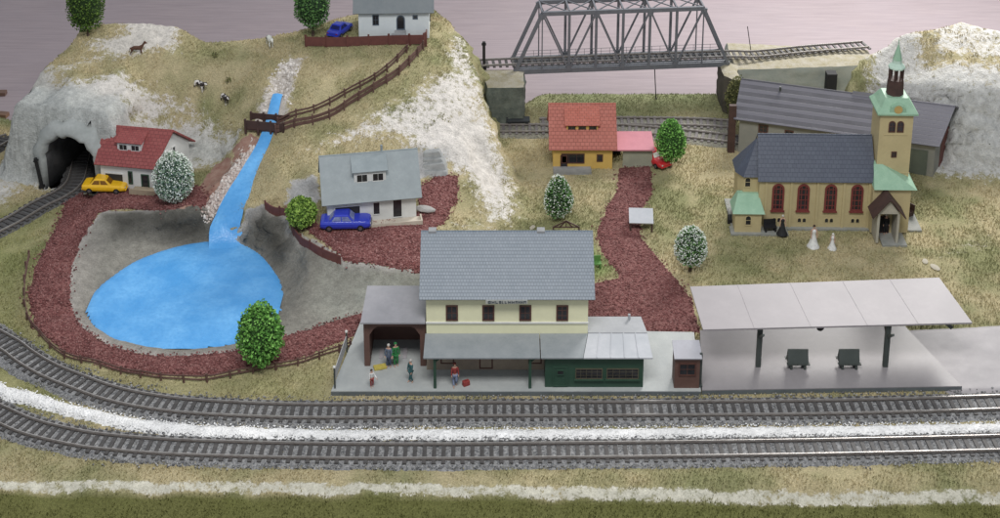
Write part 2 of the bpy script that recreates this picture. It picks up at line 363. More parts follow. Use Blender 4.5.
def ground_material():
    m, nt, b = newmat('ground_paint')
    a1 = N(nt, 'ShaderNodeAttribute', attribute_name='grass'); a2 = N(nt, 'ShaderNodeAttribute', attribute_name='rock')
    f1 = noise(nt, 14, 6, rough=.7); f2 = noise(nt, 60, 5, rough=.7); f3 = noise(nt, 190, 2)
    gv = ramp(nt, f3, .35, .68, .76, 1.25); g = mixc(nt, 1., a1.outputs['Color'], gv, 'MULTIPLY')
    gv2 = ramp(nt, f2, .35, .65, .78, 1.25); g = mixc(nt, 1., g, gv2, 'MULTIPLY')
    rv = ramp(nt, f1, .3, .7, .72, 1.18); r = mixc(nt, 1., a2.outputs['Color'], rv, 'MULTIPLY')
    rv2 = ramp(nt, f2, .35, .65, .85, 1.12); r = mixc(nt, 1., r, rv2, 'MULTIPLY')
    al = a2.outputs['Alpha']
    s = math_(nt, 'ADD', al, math_(nt, 'MULTIPLY', math_(nt, 'SUBTRACT', f1, .5), 1.35))
    s = math_(nt, 'ADD', s, math_(nt, 'MULTIPLY', math_(nt, 'SUBTRACT', f2, .5), .6))
    s = ramp(nt, s, .42, .62)
    nt.links.new(mixc(nt, s, g, r), b.inputs['Base Color']); b.inputs['Roughness'].default_value = .9
    b.inputs['Specular IOR Level'].default_value = .15
    hgt = math_(nt, 'ADD', math_(nt, 'MULTIPLY', f1, .8), math_(nt, 'MULTIPLY', f2, .5))
    bump(nt, b, hgt, .75, .045)
    return m
rk = np.clip((rock-.3)*2, 0, 1)
rid = np.abs(fbm(XX, YY, 2.2, 5, 8)-.5)*2
CL = np.clip((SLOPE-.6)/1.0, 0, 1)
ZD = ZB+rk*(.05*(n2-.5)+.03*(n3-.5))-CL*rk*.10*(1-np.clip(rid*4, 0, 1))+(1-rk)*.012*(n2-.5)
VERT = np.stack([XX, YY, ZD], -1).reshape(-1, 3)
# jitter the cliff faces sideways so that they read as carved plaster
jx = (fbm(XX*1.0+ZB*3, YY+ZB*4, 5, 4, 5)-.5)*.16*CL*(1-.6*rkm); jy = (fbm(XX-ZB*4, YY+ZB*3, 5, 4, 6)-.5)*.16*CL*(1-.6*rkm)
VERT[:, 0] += jx.ravel(); VERT[:, 1] += jy.ravel()
idx = np.arange(NX*NY).reshape(NY, NX)
FC = np.stack([idx[:-1,:-1], idx[:-1,1:], idx[1:,1:], idx[1:,:-1]], -1).reshape(-1, 4)
# tunnel: portal frame in plan
qx = VERT[:, 0]-TX; qy = VERT[:, 1]-TY
tu = qx*TU.x+qy*TU.y; tt = qx*TD.x+qy*TD.y
arch = np.where(np.abs(tu) < TW, (TH-TW)+np.sqrt(np.clip(TW**2-tu**2, 0, None)), 0)
arch = np.where(np.abs(tu) < TW+.03, (TH-TW)+np.sqrt(np.clip((TW+.03)**2-tu**2, 0, None)), 0)
inside = (np.abs(tu) < TW+.04) & (tt > -.22) & (tt < 1.3) & (VERT[:, 2] < arch) & ((tt > .02) | (VERT[:, 2] > .035))
FC = FC[~inside[FC].any(axis=1)]
ground = npmesh('ground', VERT, FC, ground_material(), smooth=True); tag(ground, kind='structure')
gc = np.where(grey[..., None] > 0, GC*grey[..., None]+RC*(1-grey[..., None]), RC); ra = np.maximum(rock, grey*1.6)
for nm, arr in (('grass', np.dstack([GR, np.ones_like(Z)])), ('rock', np.dstack([gc, ra]))):
    at_ = ground.data.color_attributes.new(nm, 'FLOAT_COLOR', 'POINT'); at_.data.foreach_set('color', arr.astype(np.float32).ravel())
# tunnel lining
mb = MB(); rings = []
def tp(u, t, z): p = Vector((TX, TY, 0))+TU*u+TD*t; return (p.x, p.y, z)
rows_ = []
for t, g_ in ((.6,.13),(.35,.15),(.16,.155),(.05,.15),(-.02,.105),(-.05,.07),(-.05,.03),(.0,.0),(.12,-.015),(.4,-.02),(.8,-.02),(1.4,-.03)):
    ring = []
    for i in range(19):
        a = math.pi*i/18; w = TW+g_+.014*math.sin(i*2.1+t*9)+(.04*RNG.random() if g_ > .1 else 0)
        ring.append(tp(-w*math.cos(a), t, max(-.03, (TH-TW)+w*math.sin(a)+.01*math.sin(i*3+t*5)) if 0 < i < 18 else TH-TW))
    ring = [tp(-(TW+g_), t, -.03)]+ring+[tp(TW+g_, t, -.03)]
    rows_.append(ring)
n = len(rows_[0]); mb.add([p for r in rows_ for p in r], [(j*n+i, j*n+i+1, (j+1)*n+i+1, (j+1)*n+i) for j in range(len(rows_)-1) for i in range(n-1)]+[tuple(range((len(rows_)-1)*n, len(rows_)*n))])
M_TUN = mat('tunnel_plaster', (.42,.44,.43), (.30,.32,.31), 6, .9, .8, 14); M_TDK = mat('tunnel_soot', (.045,.045,.048), (.11,.11,.11), 5, .95, .8, 14)  # near-black lining colour paints in the shade inside the tunnel
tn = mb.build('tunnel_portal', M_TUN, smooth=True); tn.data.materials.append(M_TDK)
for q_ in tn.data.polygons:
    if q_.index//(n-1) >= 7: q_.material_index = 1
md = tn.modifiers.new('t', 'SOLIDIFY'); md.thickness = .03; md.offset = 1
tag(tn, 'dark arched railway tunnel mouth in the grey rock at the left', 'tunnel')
# ------------------------------------------------------------------ draped sheets
def drape(name, P, m, off=.012, res=.02, edge=.05, rag=.02, rough_=.006, fl=None, label=None, cat=None, kind='structure', zf=None):
    x0, y0 = P.min(0)-.05; x1, y1 = P.max(0)+.05
    xs = np.arange(x0, x1, res); ys = np.arange(y0, y1, res); x, y = np.meshgrid(xs, ys)
    d = sdist(P, x, y)+rag*(fbm(x, y, 14, 3, 21)-.5)*2
    base = samp(ZD, x, y) if fl is None else np.full(x.shape, fl)
    z = base+np.clip(d/edge, -1, 1)*off+rough_*(RNG.random(x.shape)-.5)
    v = np.stack([x, y, z], -1).reshape(-1, 3); ii = np.arange(x.size).reshape(x.shape)
    f = np.stack([ii[:-1,:-1], ii[:-1,1:], ii[1:,1:], ii[1:,:-1]], -1).reshape(-1, 4)
    ok = (d.ravel() > -res*.6)[f].all(1); f = f[ok]
    u, inv = np.unique(f, return_inverse=True)
    o = npmesh(name, v[u], inv.reshape(f.shape), m, smooth=True)
    return tag(o, label, cat, kind=kind)
def gravelmat(name, cols, scale=55, b_=.9):
    m, nt, b = newmat(name)
    v = N(nt, 'ShaderNodeTexVoronoi'); v.inputs['Scale'].default_value = scale
    nt.links.new(N(nt, 'ShaderNodeTexCoord').outputs['Object'], v.inputs['Vector'])
    s = N(nt, 'ShaderNodeSeparateColor'); nt.links.new(v.outputs['Color'], s.inputs[0])
    r = N(nt, 'ShaderNodeValToRGB'); nt.links.new(s.outputs[0], r.inputs[0]); el = r.color_ramp.elements
    while len(el) < len(cols): el.new(.5)
    for i, c in enumerate(cols): el[i].position = i/(len(cols)-1); el[i].color = (*c, 1)
    g = mixc(nt, 1., r.outputs[0], ramp(nt, noise(nt, 5, 4), .3, .7, .8, 1.15), 'MULTIPLY')
    nt.links.new(g, b.inputs['Base Color']); b.inputs['Roughness'].default_value = .85
    b.inputs['Specular IOR Level'].default_value = .2
    inv = math_(nt, 'SUBTRACT', 1., v.outputs['Distance']); bump(nt, b, inv, b_, .012)
    return m
M_RED = gravelmat('red_gravel', [(.105,.038,.036),(.17,.065,.062),(.25,.12,.11),(.14,.052,.05)])
M_WHT = gravelmat('white_gravel', [(.72,.72,.72),(.80,.80,.79),(.86,.86,.86)], 45)
M_BAL = gravelmat('ballast', [(.12,.125,.13),(.22,.22,.225),(.33,.33,.33),(.17,.17,.17)], 60)
drape('gravel_path', P_PATH_L, M_RED, .014)
drape('gravel_yard', P_TERR, M_RED, .014)
drape('gravel_road', P_MID, M_RED, .012)
drape('dirt_path', P_DIRT, mat('dirt', (.26,.13,.10), (.36,.24,.19), 14, .9, .6, 40), .01)
drape('road', P_ROAD, mat('grey_road', (.33,.31,.32), (.27,.255,.265), 4, .55, .1, 60), .016, rag=.004, rough_=0)
drape('white_gravel', P_WG, M_WHT, .028, edge=.05, rag=.014, rough_=.012)
def stones(name, P, n, size, cols, lift=0, kind='stuff', label=None, sp=.03):
    x0, y0 = P.min(0); x1, y1 = P.max(0)
    pts = np.zeros((0, 2))
    while len(pts) < n:
        q = RNG.random((n*2, 2))*[x1-x0, y1-y0]+[x0, y0]; s = sdist(P, q[:, 0], q[:, 1]); pts = np.vstack([pts, q[s+sp*RNG.normal(size=len(q)) > 0]])
    pts = pts[:n]; z = samp(ZD, pts[:, 0], pts[:, 1])+lift
    O = np.array([(1,0,0),(-1,0,0),(0,1,0),(0,-1,0),(0,0,.8),(0,0,-.8)], float)
    T = np.array([(0,2,4),(2,1,4),(1,3,4),(3,0,4),(2,0,5),(1,2,5),(3,1,5),(0,3,5)])
    s = size*(.5+RNG.random((n, 1, 1))); v = O[None]*s*(.6+.8*RNG.random((n, 6, 1)))
    a = RNG.random(n)*6.28; c, sn = np.cos(a)[:, None], np.sin(a)[:, None]
    v = np.stack([v[..., 0]*c-v[..., 1]*sn, v[..., 0]*sn+v[..., 1]*c, v[..., 2]], -1)
    v += np.concatenate([pts, z[:, None]], 1)[:, None, :]
    f = (T[None]+6*np.arange(n)[:, None, None]).reshape(-1, 3)
    o = npmesh(name, v.reshape(-1, 3), f, islandmat(name+'_stone', cols, .8))
    return tag(o, label, kind=kind)
stones('white_gravel_stones', P_WG, 4500, .007, [(.70,.70,.70),(.80,.80,.80),(.88,.88,.87)], .026, sp=.008)
stones('red_gravel_stones', P_PATH_L, 7000, .009, [(.09,.035,.034),(.19,.07,.066),(.30,.16,.15)], .014)
stones('yard_gravel_stones', P_TERR, 3500, .009, [(.10,.035,.034),(.22,.08,.075),(.36,.2,.19)], .014)
stones('road_gravel_stones', P_MID, 4000, .009, [(.09,.035,.034),(.19,.07,.066),(.28,.15,.14)], .012)
stones('bank_rubble', poly((252,138),(259,146),(246,172),(232,196),(218,214),(204,222),(200,212),(214,194),(232,168),(244,146)), 550, .020, [(.46,.38,.34),(.62,.54,.50),(.74,.70,.66)], -.004, sp=.02)
stones('spring_rubble', poly((266,92),(270,76),(282,62),(300,58),(300,70),(290,84),(290,104),(284,100),(274,90),(268,112),(262,118)), 260, .020, [(.40,.36,.32),(.60,.56,.52),(.74,.70,.66)], -.004, sp=.02)
# ------------------------------------------------------------------ water
def watermat():
    m, nt, b = newmat('painted_water')
    f1 = ramp(nt, noise(nt, 2.4, 5, rough=.6), .38, .65); f2 = ramp(nt, noise(nt, 26, 4), .4, .66)
    c = mixc(nt, f1, (.085,.34,.72), (.17,.47,.85)); c = mixc(nt, math_(nt, 'MULTIPLY', f2, .45), c, (.07,.30,.66))
    nt.links.new(c, b.inputs['Base Color']); b.inputs['Roughness'].default_value = .32; b.inputs['Specular IOR Level'].default_value = .4
    bump(nt, b, noise(nt, 22, 4), .35, .02); return m
M_WAT = watermat()
drape('pond_water', P_POND, M_WAT, .012, res=.03, edge=.02, rag=.006, rough_=0, fl=-.035)
def ribbon(name, cl, widths, m, off, kind='structure'):
    c = spline(cl, .03); n = len(c); w = np.interp(np.arange(n)/(n-1), np.linspace(0, 1, len(widths)), widths)
    t = np.gradient(c[:, :2], axis=0); t /= np.linalg.norm(t, axis=1)[:, None]; nn = np.stack([-t[:, 1], t[:, 0]], 1)
    cols = []; off = off*np.interp(np.arange(n)/(n-1), [0,.78,.95,1], [1,1,.2,-.2]); zc = samp(ZD, c[:, 0], c[:, 1])+off
    zc = np.convolve(np.pad(zc, 3, mode='edge'), np.ones(7)/7, 'valid')
    for s in (-1, -.5, 0, .5, 1):
        p = c[:, :2]+nn*(w*s)[:, None]; cols.append(np.column_stack([p, np.maximum(zc+.01*(1-abs(s)), samp(ZD, p[:, 0], p[:, 1])+off*.6*(abs(s) < .8))]))
    v = np.stack(cols, 1).reshape(-1, 3); ii = np.arange(n*5).reshape(n, 5)
    f = np.stack([ii[:-1,:-1], ii[:-1,1:], ii[1:,1:], ii[1:,:-1]], -1).reshape(-1, 4)
    return tag(npmesh(name, v, f, m, smooth=True), kind=kind)
ribbon('stream_water', [at(278,95)[:2], at(272,120)[:2], at(263,147)[:2], at(250,172)[:2], at(238,198)[:2], at(230,216)[:2], at(226,228)[:2], at(226,242)[:2], at(228,262)[:2]], [.055,.06,.066,.075,.10,.14,.17,.20], M_WAT, .03)
# ------------------------------------------------------------------ cloth beneath and behind the layout
m, nt, b = newmat('lilac_board')
tc = N(nt, 'ShaderNodeTexCoord').outputs['Object']; mp = N(nt, 'ShaderNodeMapping'); nt.links.new(tc, mp.inputs[0]); mp.inputs['Scale'].default_value = (.6, 7, 1)
f = noise(nt, 2.2, 7, mp.outputs[0], .7); f2 = noise(nt, 1.1, 3, tc)
c = mixc(nt, ramp(nt, f, .35, .65), (.315,.262,.275), (.25,.208,.222)); c = mixc(nt, ramp(nt, f2, .4, .7, 0, .35), c, (.28,.24,.265))
nt.links.new(c, b.inputs['Base Color']); b.inputs['Roughness'].default_value = .7; bump(nt, b, noise(nt, 90, 3), .15, .01)
fl = MB().box(-30, -14, -.50, 30, 30, -.42).build('floor', m); tag(fl, kind='structure')
M_SEAM = mat('seam', (.22,.17,.2), rough=.8)
# ------------------------------------------------------------------ grass flock
def flock(n):
    x = RNG.random(n)*14.5-7.2; y = RNG.random(n)*8.2-4.1
    rk_ = samp(ra, x, y)+(fbm(x, y, 14, 4, 31)-.5)*1.1; sl = samp(SLOPE, x, y)
    ok = (rk_ < .48) & (sl < 1.5)
    for P in (P_PATH_L, P_TERR, P_MID, P_WG, P_ROAD, P_DIRT, P_POND): 
        ok[ok] = sdist(P, x[ok], y[ok]) < -.01
    ok &= fbm(x, y, 4, 3, 33)+.25*RNG.random(n) > .5
    x, y = x[ok], y[ok]; n = len(x); z = samp(ZD, x, y)
    a = RNG.random(n)*6.28; h = .012+.016*RNG.random(n); w = .004+.004*RNG.random(n); lx = (RNG.random(n)-.5)*.02; ly = (RNG.random(n)-.5)*.02
    v = np.stack([np.stack([x-w*np.cos(a), y-w*np.sin(a), z-.002], -1), np.stack([x+w*np.cos(a), y+w*np.sin(a), z-.002], -1), np.stack([x+lx, y+ly, z+h], -1)], 1)
    g = np.stack([samp(GR[..., i], x, y) for i in range(3)], -1)*(.72+.6*RNG.random((n, 1)))
    mt, nt, b = newmat('grass_flock'); A = N(nt, 'ShaderNodeAttribute', attribute_name='tone'); nt.links.new(A.outputs['Color'], b.inputs['Base Color']); b.inputs['Roughness'].default_value = .9; b.inputs['Specular IOR Level'].default_value = .1
    o = npmesh('grass', v.reshape(-1, 3), np.arange(3*n).reshape(-1, 3), mt)
    c = o.data.color_attributes.new('tone', 'FLOAT_COLOR', 'POINT'); c.data.foreach_set('color', np.repeat(np.c_[g, np.ones(n)], 3, 0).astype(np.float32).ravel())
    tag(o, kind='stuff')
flock(420000)
# ------------------------------------------------------------------ light
w = bpy.data.worlds.new('World'); SC.world = w; w.use_nodes = True
w.node_tree.nodes['Background'].inputs[0].default_value = (.86, .92, 1, 1); w.node_tree.nodes['Background'].inputs[1].default_value = .42
def area(loc, size, power, col, tgt, sy=None):
    l = bpy.data.lights.new('lamp', 'AREA'); l.size = size; l.energy = power; l.color = col
    if sy: l.shape = 'RECTANGLE'; l.size_y = sy
    o = bpy.data.objects.new('ceiling_lamp', l); COL.objects.link(o); o.location = loc
    o.rotation_euler = (Vector(tgt)-Vector(loc)).to_track_quat('-Z', 'Y').to_euler(); return o
area((6.5, 8.5, 6.5), 4, 1250, (1, .97, .93), (1.0, .8, 0), 3)
area((0, -8, 12), 6, 1150, (1, .98, .96), (0, 0, 0), 3)
SC.view_settings.view_transform = 'Standard'; SC.view_settings.look = 'None'; SC.view_settings.exposure = .12; SC.view_settings.gamma = 1
# ================================================================== railway
M_SLP = mat('sleeper_plastic', (.045,.043,.043), (.085,.08,.078), 30, .6); M_SLP2 = mat('sleeper_grey', (.20,.18,.18), (.12,.11,.11), 20, .7)
M_RAIL = mat('rail_steel', (.50,.48,.46), (.34,.31,.29), 20, .33, metal=.5); M_RAILW = mat('rail_web', (.10,.085,.075), rough=.6)
def sweep(mb, pts, off, w, z0, z1):
    n = len(pts); t = np.gradient(pts[:, :2], axis=0); t /= np.linalg.norm(t, axis=1)[:, None]+1e-9; nn = np.stack([-t[:, 1], t[:, 0]], 1)
    R = []
    for s, z in ((-1, z0), (1, z0), (1, z1), (-1, z1)):
        q = pts[:, :2]+nn*(off+s*w/2); R.append(np.column_stack([q, pts[:, 2]+z]))
    mb.loft([[tuple(R[k][i]) for k in range(4)] for i in range(n)]); return mb
def track(cl, label, ballast=True, gauge=.175, sl=.275, pitch=.078, bw=.40, group=None, name='railway_track', z=None, smat=None, bmat=None, bh=.022):
    pts = spline([(*p[:2], 0) if z is None else p for p in cl], .03)
    if z is None: pts[:, 2] = np.convolve(np.pad(samp(ZB, pts[:, 0], pts[:, 1]), 4, mode='edge'), np.ones(9)/9, 'valid')
    r = empty(name, tuple(pts[len(pts)//2]), 0, label, 'track', group); o = Vector(r.location)
    pts = pts-np.array(o); n = len(pts)
    t = np.gradient(pts[:, :2], axis=0); t /= np.linalg.norm(t, axis=1)[:, None]; nn = np.stack([-t[:, 1], t[:, 0]], 1)
    if ballast:
        cr = []
        prof = [(-.5,-.01),(-.38,bh*.8),(-.3,bh),(-.15,bh),(0,bh),(.15,bh),(.3,bh),(.38,bh*.8),(.5,-.01)]
        for s, zz in prof:
            q = pts[:, :2]+nn*(s*bw+(RNG.random(n)-.5)*.02)[:, None]; cr.append(np.column_stack([q, pts[:, 2]+zz+(RNG.random(n)-.5)*.006]))
        v = np.stack(cr, 1).reshape(-1, 3); ii = np.arange(n*9).reshape(n, 9)
        f = np.stack([ii[:-1,:-1], ii[:-1,1:], ii[1:,1:], ii[1:,:-1]], -1).reshape(-1, 4); npmesh('ballast', v, f, bmat or M_BAL, r, True)
    b0 = bh-.004
    for s in (-1, 1):
        sweep(MB(), pts, s*gauge/2, .008, b0+.012, b0+.034).build('rail', M_RAIL, r)
        mb = MB(); sweep(mb, pts, s*gauge/2, .020, b0+.010, b0+.018).build('rail_foot', M_RAILW, r)
    L = np.r_[0, np.cumsum(np.linalg.norm(np.diff(pts, axis=0), axis=1))]; ss = np.arange(pitch/2, L[-1], pitch)
    sm_ = MB().box(-.016, -sl/2, 0, .016, sl/2, .016); first = None; rest = MB()
    P3 = [np.interp(ss, L, pts[:, k]) for k in range(3)]; T3 = [np.interp(ss, L, t[:, k]) for k in range(2)]
    order = sorted(range(len(ss)), key=lambda i: abs(P3[0][i]+o.x)+.0*i)
    for c_, i in enumerate(order):
        a = math.atan2(T3[1][i], T3[0][i])
        if c_ < 99:
            if first is None: first = sm_.build('sleeper', smat or M_SLP, r); q = first
            else: q = first.copy(); COL.objects.link(q)
            q.parent = r; q.location = (P3[0][i], P3[1][i], P3[2][i]+b0); q.rotation_euler = (0, 0, a)
        else:
            M = Matrix.Translation((P3[0][i], P3[1][i], P3[2][i]+b0)) @ Matrix.Rotation(a, 4, 'Z')
            rest.add([M @ Vector(v) for v in sm_.v], sm_.f)
    if rest.v: tag(rest.build('sleepers', smat or M_SLP, r), kind='stuff')
    return r, pts+np.array(o)
def gg(*pp): return [G(px, py, 0)[:2]+(0,) for px, py in pp]
GT = 'main line tracks along the front'
tr1, C1 = track(gg((-150,150),(-140,190),(-112,240),(-70,300),(-25,330),(10,351),(33,366),(99,393),(165,407),(250,413),(330,414.5),(440,413),(554,412.5),(670,412),(800,411),(900,409),(1000,406),(1080,403)), 'dark double rail track next to the platform edge, behind the white gravel strip', group=GT)
tr2, C2 = track(gg((-230,180),(-215,250),(-175,300),(-130,342),(-80,370),(-30,402),(10,422),(33,431),(66,439),(99,444.5),(165,450),(250,453),(330,454.5),(440,455),(554,454),(660,453),(800,451),(900,449),(1000,446.5),(1080,444)), 'front railway track nearest the viewer, before the white gravel strip', group=GT)
track(gg((-75,300),(-50,265),(-15,238),(15,222),(40,207),(62,196),(74,186),(79,172),(86,140)), 'narrow dark track curving into the tunnel mouth', z=1, pitch=.07, bw=.34, bmat=mat('dark_ballast', (.07,.07,.075), (.13,.13,.13), 40, .8, .6, 80))
M_OLDB = gravelmat('old_ballast', [(.16,.16,.13),(.28,.27,.22),(.22,.21,.18)], 60)
track(gg((500,131),(530,131),(560,131),(615,131),(660,134),(727,141),(745,144)), 'rear siding track passing behind the yellow house and tree', bmat=M_OLDB, smat=M_SLP2, bw=.42)
track(gg((540,125),(600,124),(650,124),(700,125),(735,127)), 'weathered rear siding track below the bridge embankment', bmat=M_OLDB, smat=M_SLP2, bw=.42)
M_GPL = mat('grey_plastic', (.16,.17,.18), (.12,.125,.13), 12, .55)
track([G(-50,160,.06), G(-20,150,.06), G(0,140,.06), G(13,131,.05)], 'short dark track stretch behind the far left rock', bmat=M_SLP, bw=.3)
P_ = lambda C, s, a, b: np.vstack([C[(C[:,0]>a)&(C[:,0]<b)][:, :2]+[0, s*.19], C[(C[:,0]>a)&(C[:,0]<b)][::-1, :2]-[0, s*.19]])
for C in (C1, C2): stones('ballast_stones', P_(C, 1, -5.6, 5.2), 9000, .008, [(.10,.10,.11),(.22,.22,.22),(.36,.36,.36)], .018)
# ------------------------------------------------------------------ truss bridge
ZD_ = .50
bl = Vector(G(515, 72, ZD_)); br_ = Vector(G(728, 64, ZD_)); ux = (br_-bl); LB = ux.length; ang = math.atan2(ux.y, ux.x)
br = empty('truss_bridge', bl, ang, 'grey steel truss railway bridge spanning between the stone pier and the wall', 'bridge')
M_BR = mat('bridge_grey', (.115,.122,.14), (.15,.158,.175), 14, .45); HB = .74; WB = .36; NP = 8
for y0 in (0, WB):
    mb = MB(); mb.bar((-.02, y0, 0), (LB+.02, y0, 0), .03, .06); mb.build('bottom_chord', M_BR, br)
    mb = MB(); mb.bar((LB/NP, y0, HB), (LB*(NP-1)/NP, y0, HB), .035, .05); mb.build('top_chord', M_BR, br)
    for a, b in ((0, 1), (NP, NP-1)): MB().bar((a*LB/NP, y0, 0), (b*LB/NP, y0, HB), .035, .05, (0,1,0)).build('end_post', M_BR, br)
    for k in range(1, NP):
        w = .03 if k % 2 == 0 or k in (3, 5) else .012
        MB().bar((k*LB/NP, y0, 0), (k*LB/NP, y0, HB), w, .022, (0,1,0)).build('vertical_post', M_BR, br)
        MB().prism([(k*LB/NP-.035, y0-.019, .0), (k*LB/NP+.035, y0-.019, 0), (k*LB/NP+.02, y0-.019, .07), (k*LB/NP-.02, y0-.019, .07)] if k % 2 == 0 else [(k*LB/NP-.03, y0-.019, HB-.07), (k*LB/NP+.03, y0-.019, HB-.07), (k*LB/NP+.04, y0-.019, HB), (k*LB/NP-.04, y0-.019, HB)], (0, .038, 0)).build('gusset_plate', M_BR, br)
    for k in range(1, NP-1):
        a, b = ((k, HB), (k+1, 0)) if k % 2 else ((k, 0), (k+1, HB))
        MB().bar((a[0]*LB/NP, y0, a[1]), (b[0]*LB/NP, y0, b[1]), .019, .022, (0,1,0)).build('diagonal', M_BR, br)
mb = MB()
for k in range(1, NP): mb.bar((k*LB/NP, 0, HB+.01), (k*LB/NP, WB, HB+.01), .018, .03)
for k in range(1, NP-1): mb.bar((k*LB/NP, 0, HB+.012), ((k+1)*LB/NP, WB, HB+.012), .012); mb.bar((k*LB/NP, WB, HB+.012), ((k+1)*LB/NP, 0, HB+.012), .012)
mb.build('top_bracing', M_BR, br)
mb = MB()
for k in range(NP*2+1): mb.box(k*LB/NP/2-.008, 0, -.02, k*LB/NP/2+.008, WB, .0)
for y in (.09, .27): mb.box(0, y-.012, -.01, LB, y+.012, .03)
for y in (.02, .335): mb.box(.02, y, .031, LB-.02, y+.03, .036)
mb.build('bridge_deck', M_BR, br)
for y in (.045, WB-.045):
    mb = MB()
    for h in (.085, .125): mb.bar((.05, y, h), (LB-.05, y, h), .004)
    for k in range(25): mb.bar((.05+k*(LB-.1)/24, y, .03), (.05+k*(LB-.1)/24, y, .127), .004)
    mb.build('handrail', M_BR, br)
def bw_(x, y, z): 
    p = Matrix.Rotation(ang, 4, 'Z') @ Vector((x, y, z)) + bl; return (p.x, p.y, p.z)
tl = [bw_(-.75, WB/2-.02, .015), bw_(-.3, WB/2, .015), bw_(0, WB/2, .015), bw_(LB/2, WB/2, .015), bw_(LB, WB/2, .012), bw_(LB+.4, WB/2+.0, -.005)]
e = Vector(G(858, 48, .49)); tl += [((tl[-1][0]+e.x)/2, (tl[-1][1]+e.y)/2+.02, .49), tuple(e), (e.x+.12, e.y+.03, .49)]
track(tl, 'elevated track running across the grey truss bridge and wall top', ballast=False, sl=.24, gauge=.165, z=1)
M_MOSS = mat('mossy_stone', (.07,.085,.075), (.15,.17,.145), 9, .9, .9, 25); M_WALLR = mat('pale_stone', (.30,.335,.30), (.38,.39,.34), 7, .9, .7, 20)
def rockbox(name, corners, z0, z1, m, label, cat, seed=0, n=14, amp=.03, topm=None):
    """rough upright block on a four-cornered plan, top covered in turf"""
    c = [Vector(q[:2]) for q in corners]; mb = MB(); vs = []; per = []
    for i in range(4):
        for k in range(n): per.append(c[i].lerp(c[(i+1) % 4], k/n))
    rr = 10
    for j in range(rr+1):
        z = z0+(z1-z0)*j/rr
        for q in per:
            a = amp*(float(fbm(q.x*1+z*2, q.y+z*3, 6, 3, seed))-.5)*2; ctr = sum(c, Vector((0,0)))/4; d = (q-ctr).normalized()
            vs.append((q.x+d.x*a, q.y+d.y*a, z))
    m_ = len(per); fs = [(j*m_+i, j*m_+(i+1) % m_, (j+1)*m_+(i+1) % m_, (j+1)*m_+i) for j in range(rr) for i in range(m_)]+[tuple(range(m_))[::-1]]
    r = empty(name, (c[0].x, c[0].y, z0), 0, label, cat); mb.add([Vector(v)-Vector(r.location) for v in vs], fs); mb.build('stone_body', m, r, smooth=True)
    tv = [Vector(v)-Vector(r.location) for v in vs[-m_:]]; ctr = sum(tv, Vector())/m_; ctr.z += .02
    t2 = MB(); t2.add([ctr]+tv+[t*.5+ctr*.5+Vector((0,0,.015)) for t in tv], [(0, m_+1+(i+1) % m_, m_+1+i)[::-1] for i in range(m_)]+[(1+i, 1+(i+1) % m_, m_+1+(i+1) % m_, m_+1+i) for i in range(m_)])
    t2.build('turf_top', topm or M_TURF, r, smooth=True); return r
M_TURF = mat('turf', (.27,.24,.15), (.37,.345,.29), 10, .95, .9, 50)
a = G(487, 127, 0); b_ = G(524, 126, 0)
rockbox('bridge_pier', [a, b_, (b_[0]+.02, b_[1]+.5), (a[0]-.1, a[1]+.5)], -.02, .5, M_MOSS, 'square dark mossy stone pier carrying the left end of the bridge', 'bridge pier', 3)
a = G(722, 112, 0); b_ = G(738, 118, 0)
rockbox('bridge_pier', [a, b_, (b_[0]+.05, b_[1]+.5), (a[0]+.0, a[1]+.5)], -.02, .47, mat('dark_pier', (.055,.05,.04), (.10,.09,.07), 9, .9, .8, 30), 'dark narrow pier under the right end of the bridge', 'bridge pier', 4)
a = G(735, 105, 0); b_ = G(872, 100, 0)
rockbox('retaining_wall', [a, b_, (b_[0]+.02, b_[1]+.45), (a[0]-.02, a[1]+.80)], -.02, .465, M_WALLR, 'long pale stone retaining wall with turf top behind the barn roof', 'retaining wall', 5, 40, .03)
a = at(853, 100); x, y = a[0], G(855, 108, 0)[1]
MB().box(-.06, -.02, 0, .06, .1, ztop(x, y, 74)).build('wall_pillar', mat('black_pillar', (.02,.02,.022), rough=.8)); o = bpy.data.objects['wall_pillar']; o.location = (x, y, 0); tag(o, 'black upright slot pillar between the retaining wall and right rocks', 'pillar')  # solid black block put in to stand for a dark slot
def post(name, px, pyb, pyt, w, m, label, cat, z=None, cap=True):
    p = at(px, pyb) if z is None else G(px, pyb, z); h = ztop(p[0], p[1], pyt)-p[2]
    mb = MB().box(-w/2, -w/2, 0, w/2, w/2, h)
    if cap: mb.box(-w*.8, -w*.8, h*.9, w*.8, w*.8, h*.93); mb.box(-w*.9, -w*.9, -.01, w*.9, w*.9, .02)
    o = mb.build(name, m); o.location = p; tag(o, label, cat); return o
M_BLK = mat('black_paint', (.018,.018,.02), rough=.5); M_DKBR = mat('dark_brown', (.045,.026,.022), (.075,.04,.034), 12, .7)
post('signal_post', 484, 69, 42, .035, M_BLK, 'black signal post at the left end of the bridge track', 'post', z=.5)
post('marker_post', 42, 187, 158, .03, M_BLK, 'thin black post leaning by the left of the tunnel mouth', 'post').rotation_euler = (0, -.12, 0)
o = MB().cyl((0,0,0), (-.06,0,.34), .005, n=8).cyl((0,0,-.01),(0,0,.01),.015).build('wire_mast', M_BLK); o.location = G(751, 52, .51); tag(o, 'thin leaning wire mast on the wall right of the bridge', 'mast')
o = MB().cyl((0,0,0), (-.03,0,.42), .006, n=8).cyl((0,0,-.02),(0,0,.01),.015).build('wire_mast', M_BLK); o.location = at(656, 99); o.location.z -= .0; tag(o, 'thin dark pole on the grass under the bridge middle', 'mast')
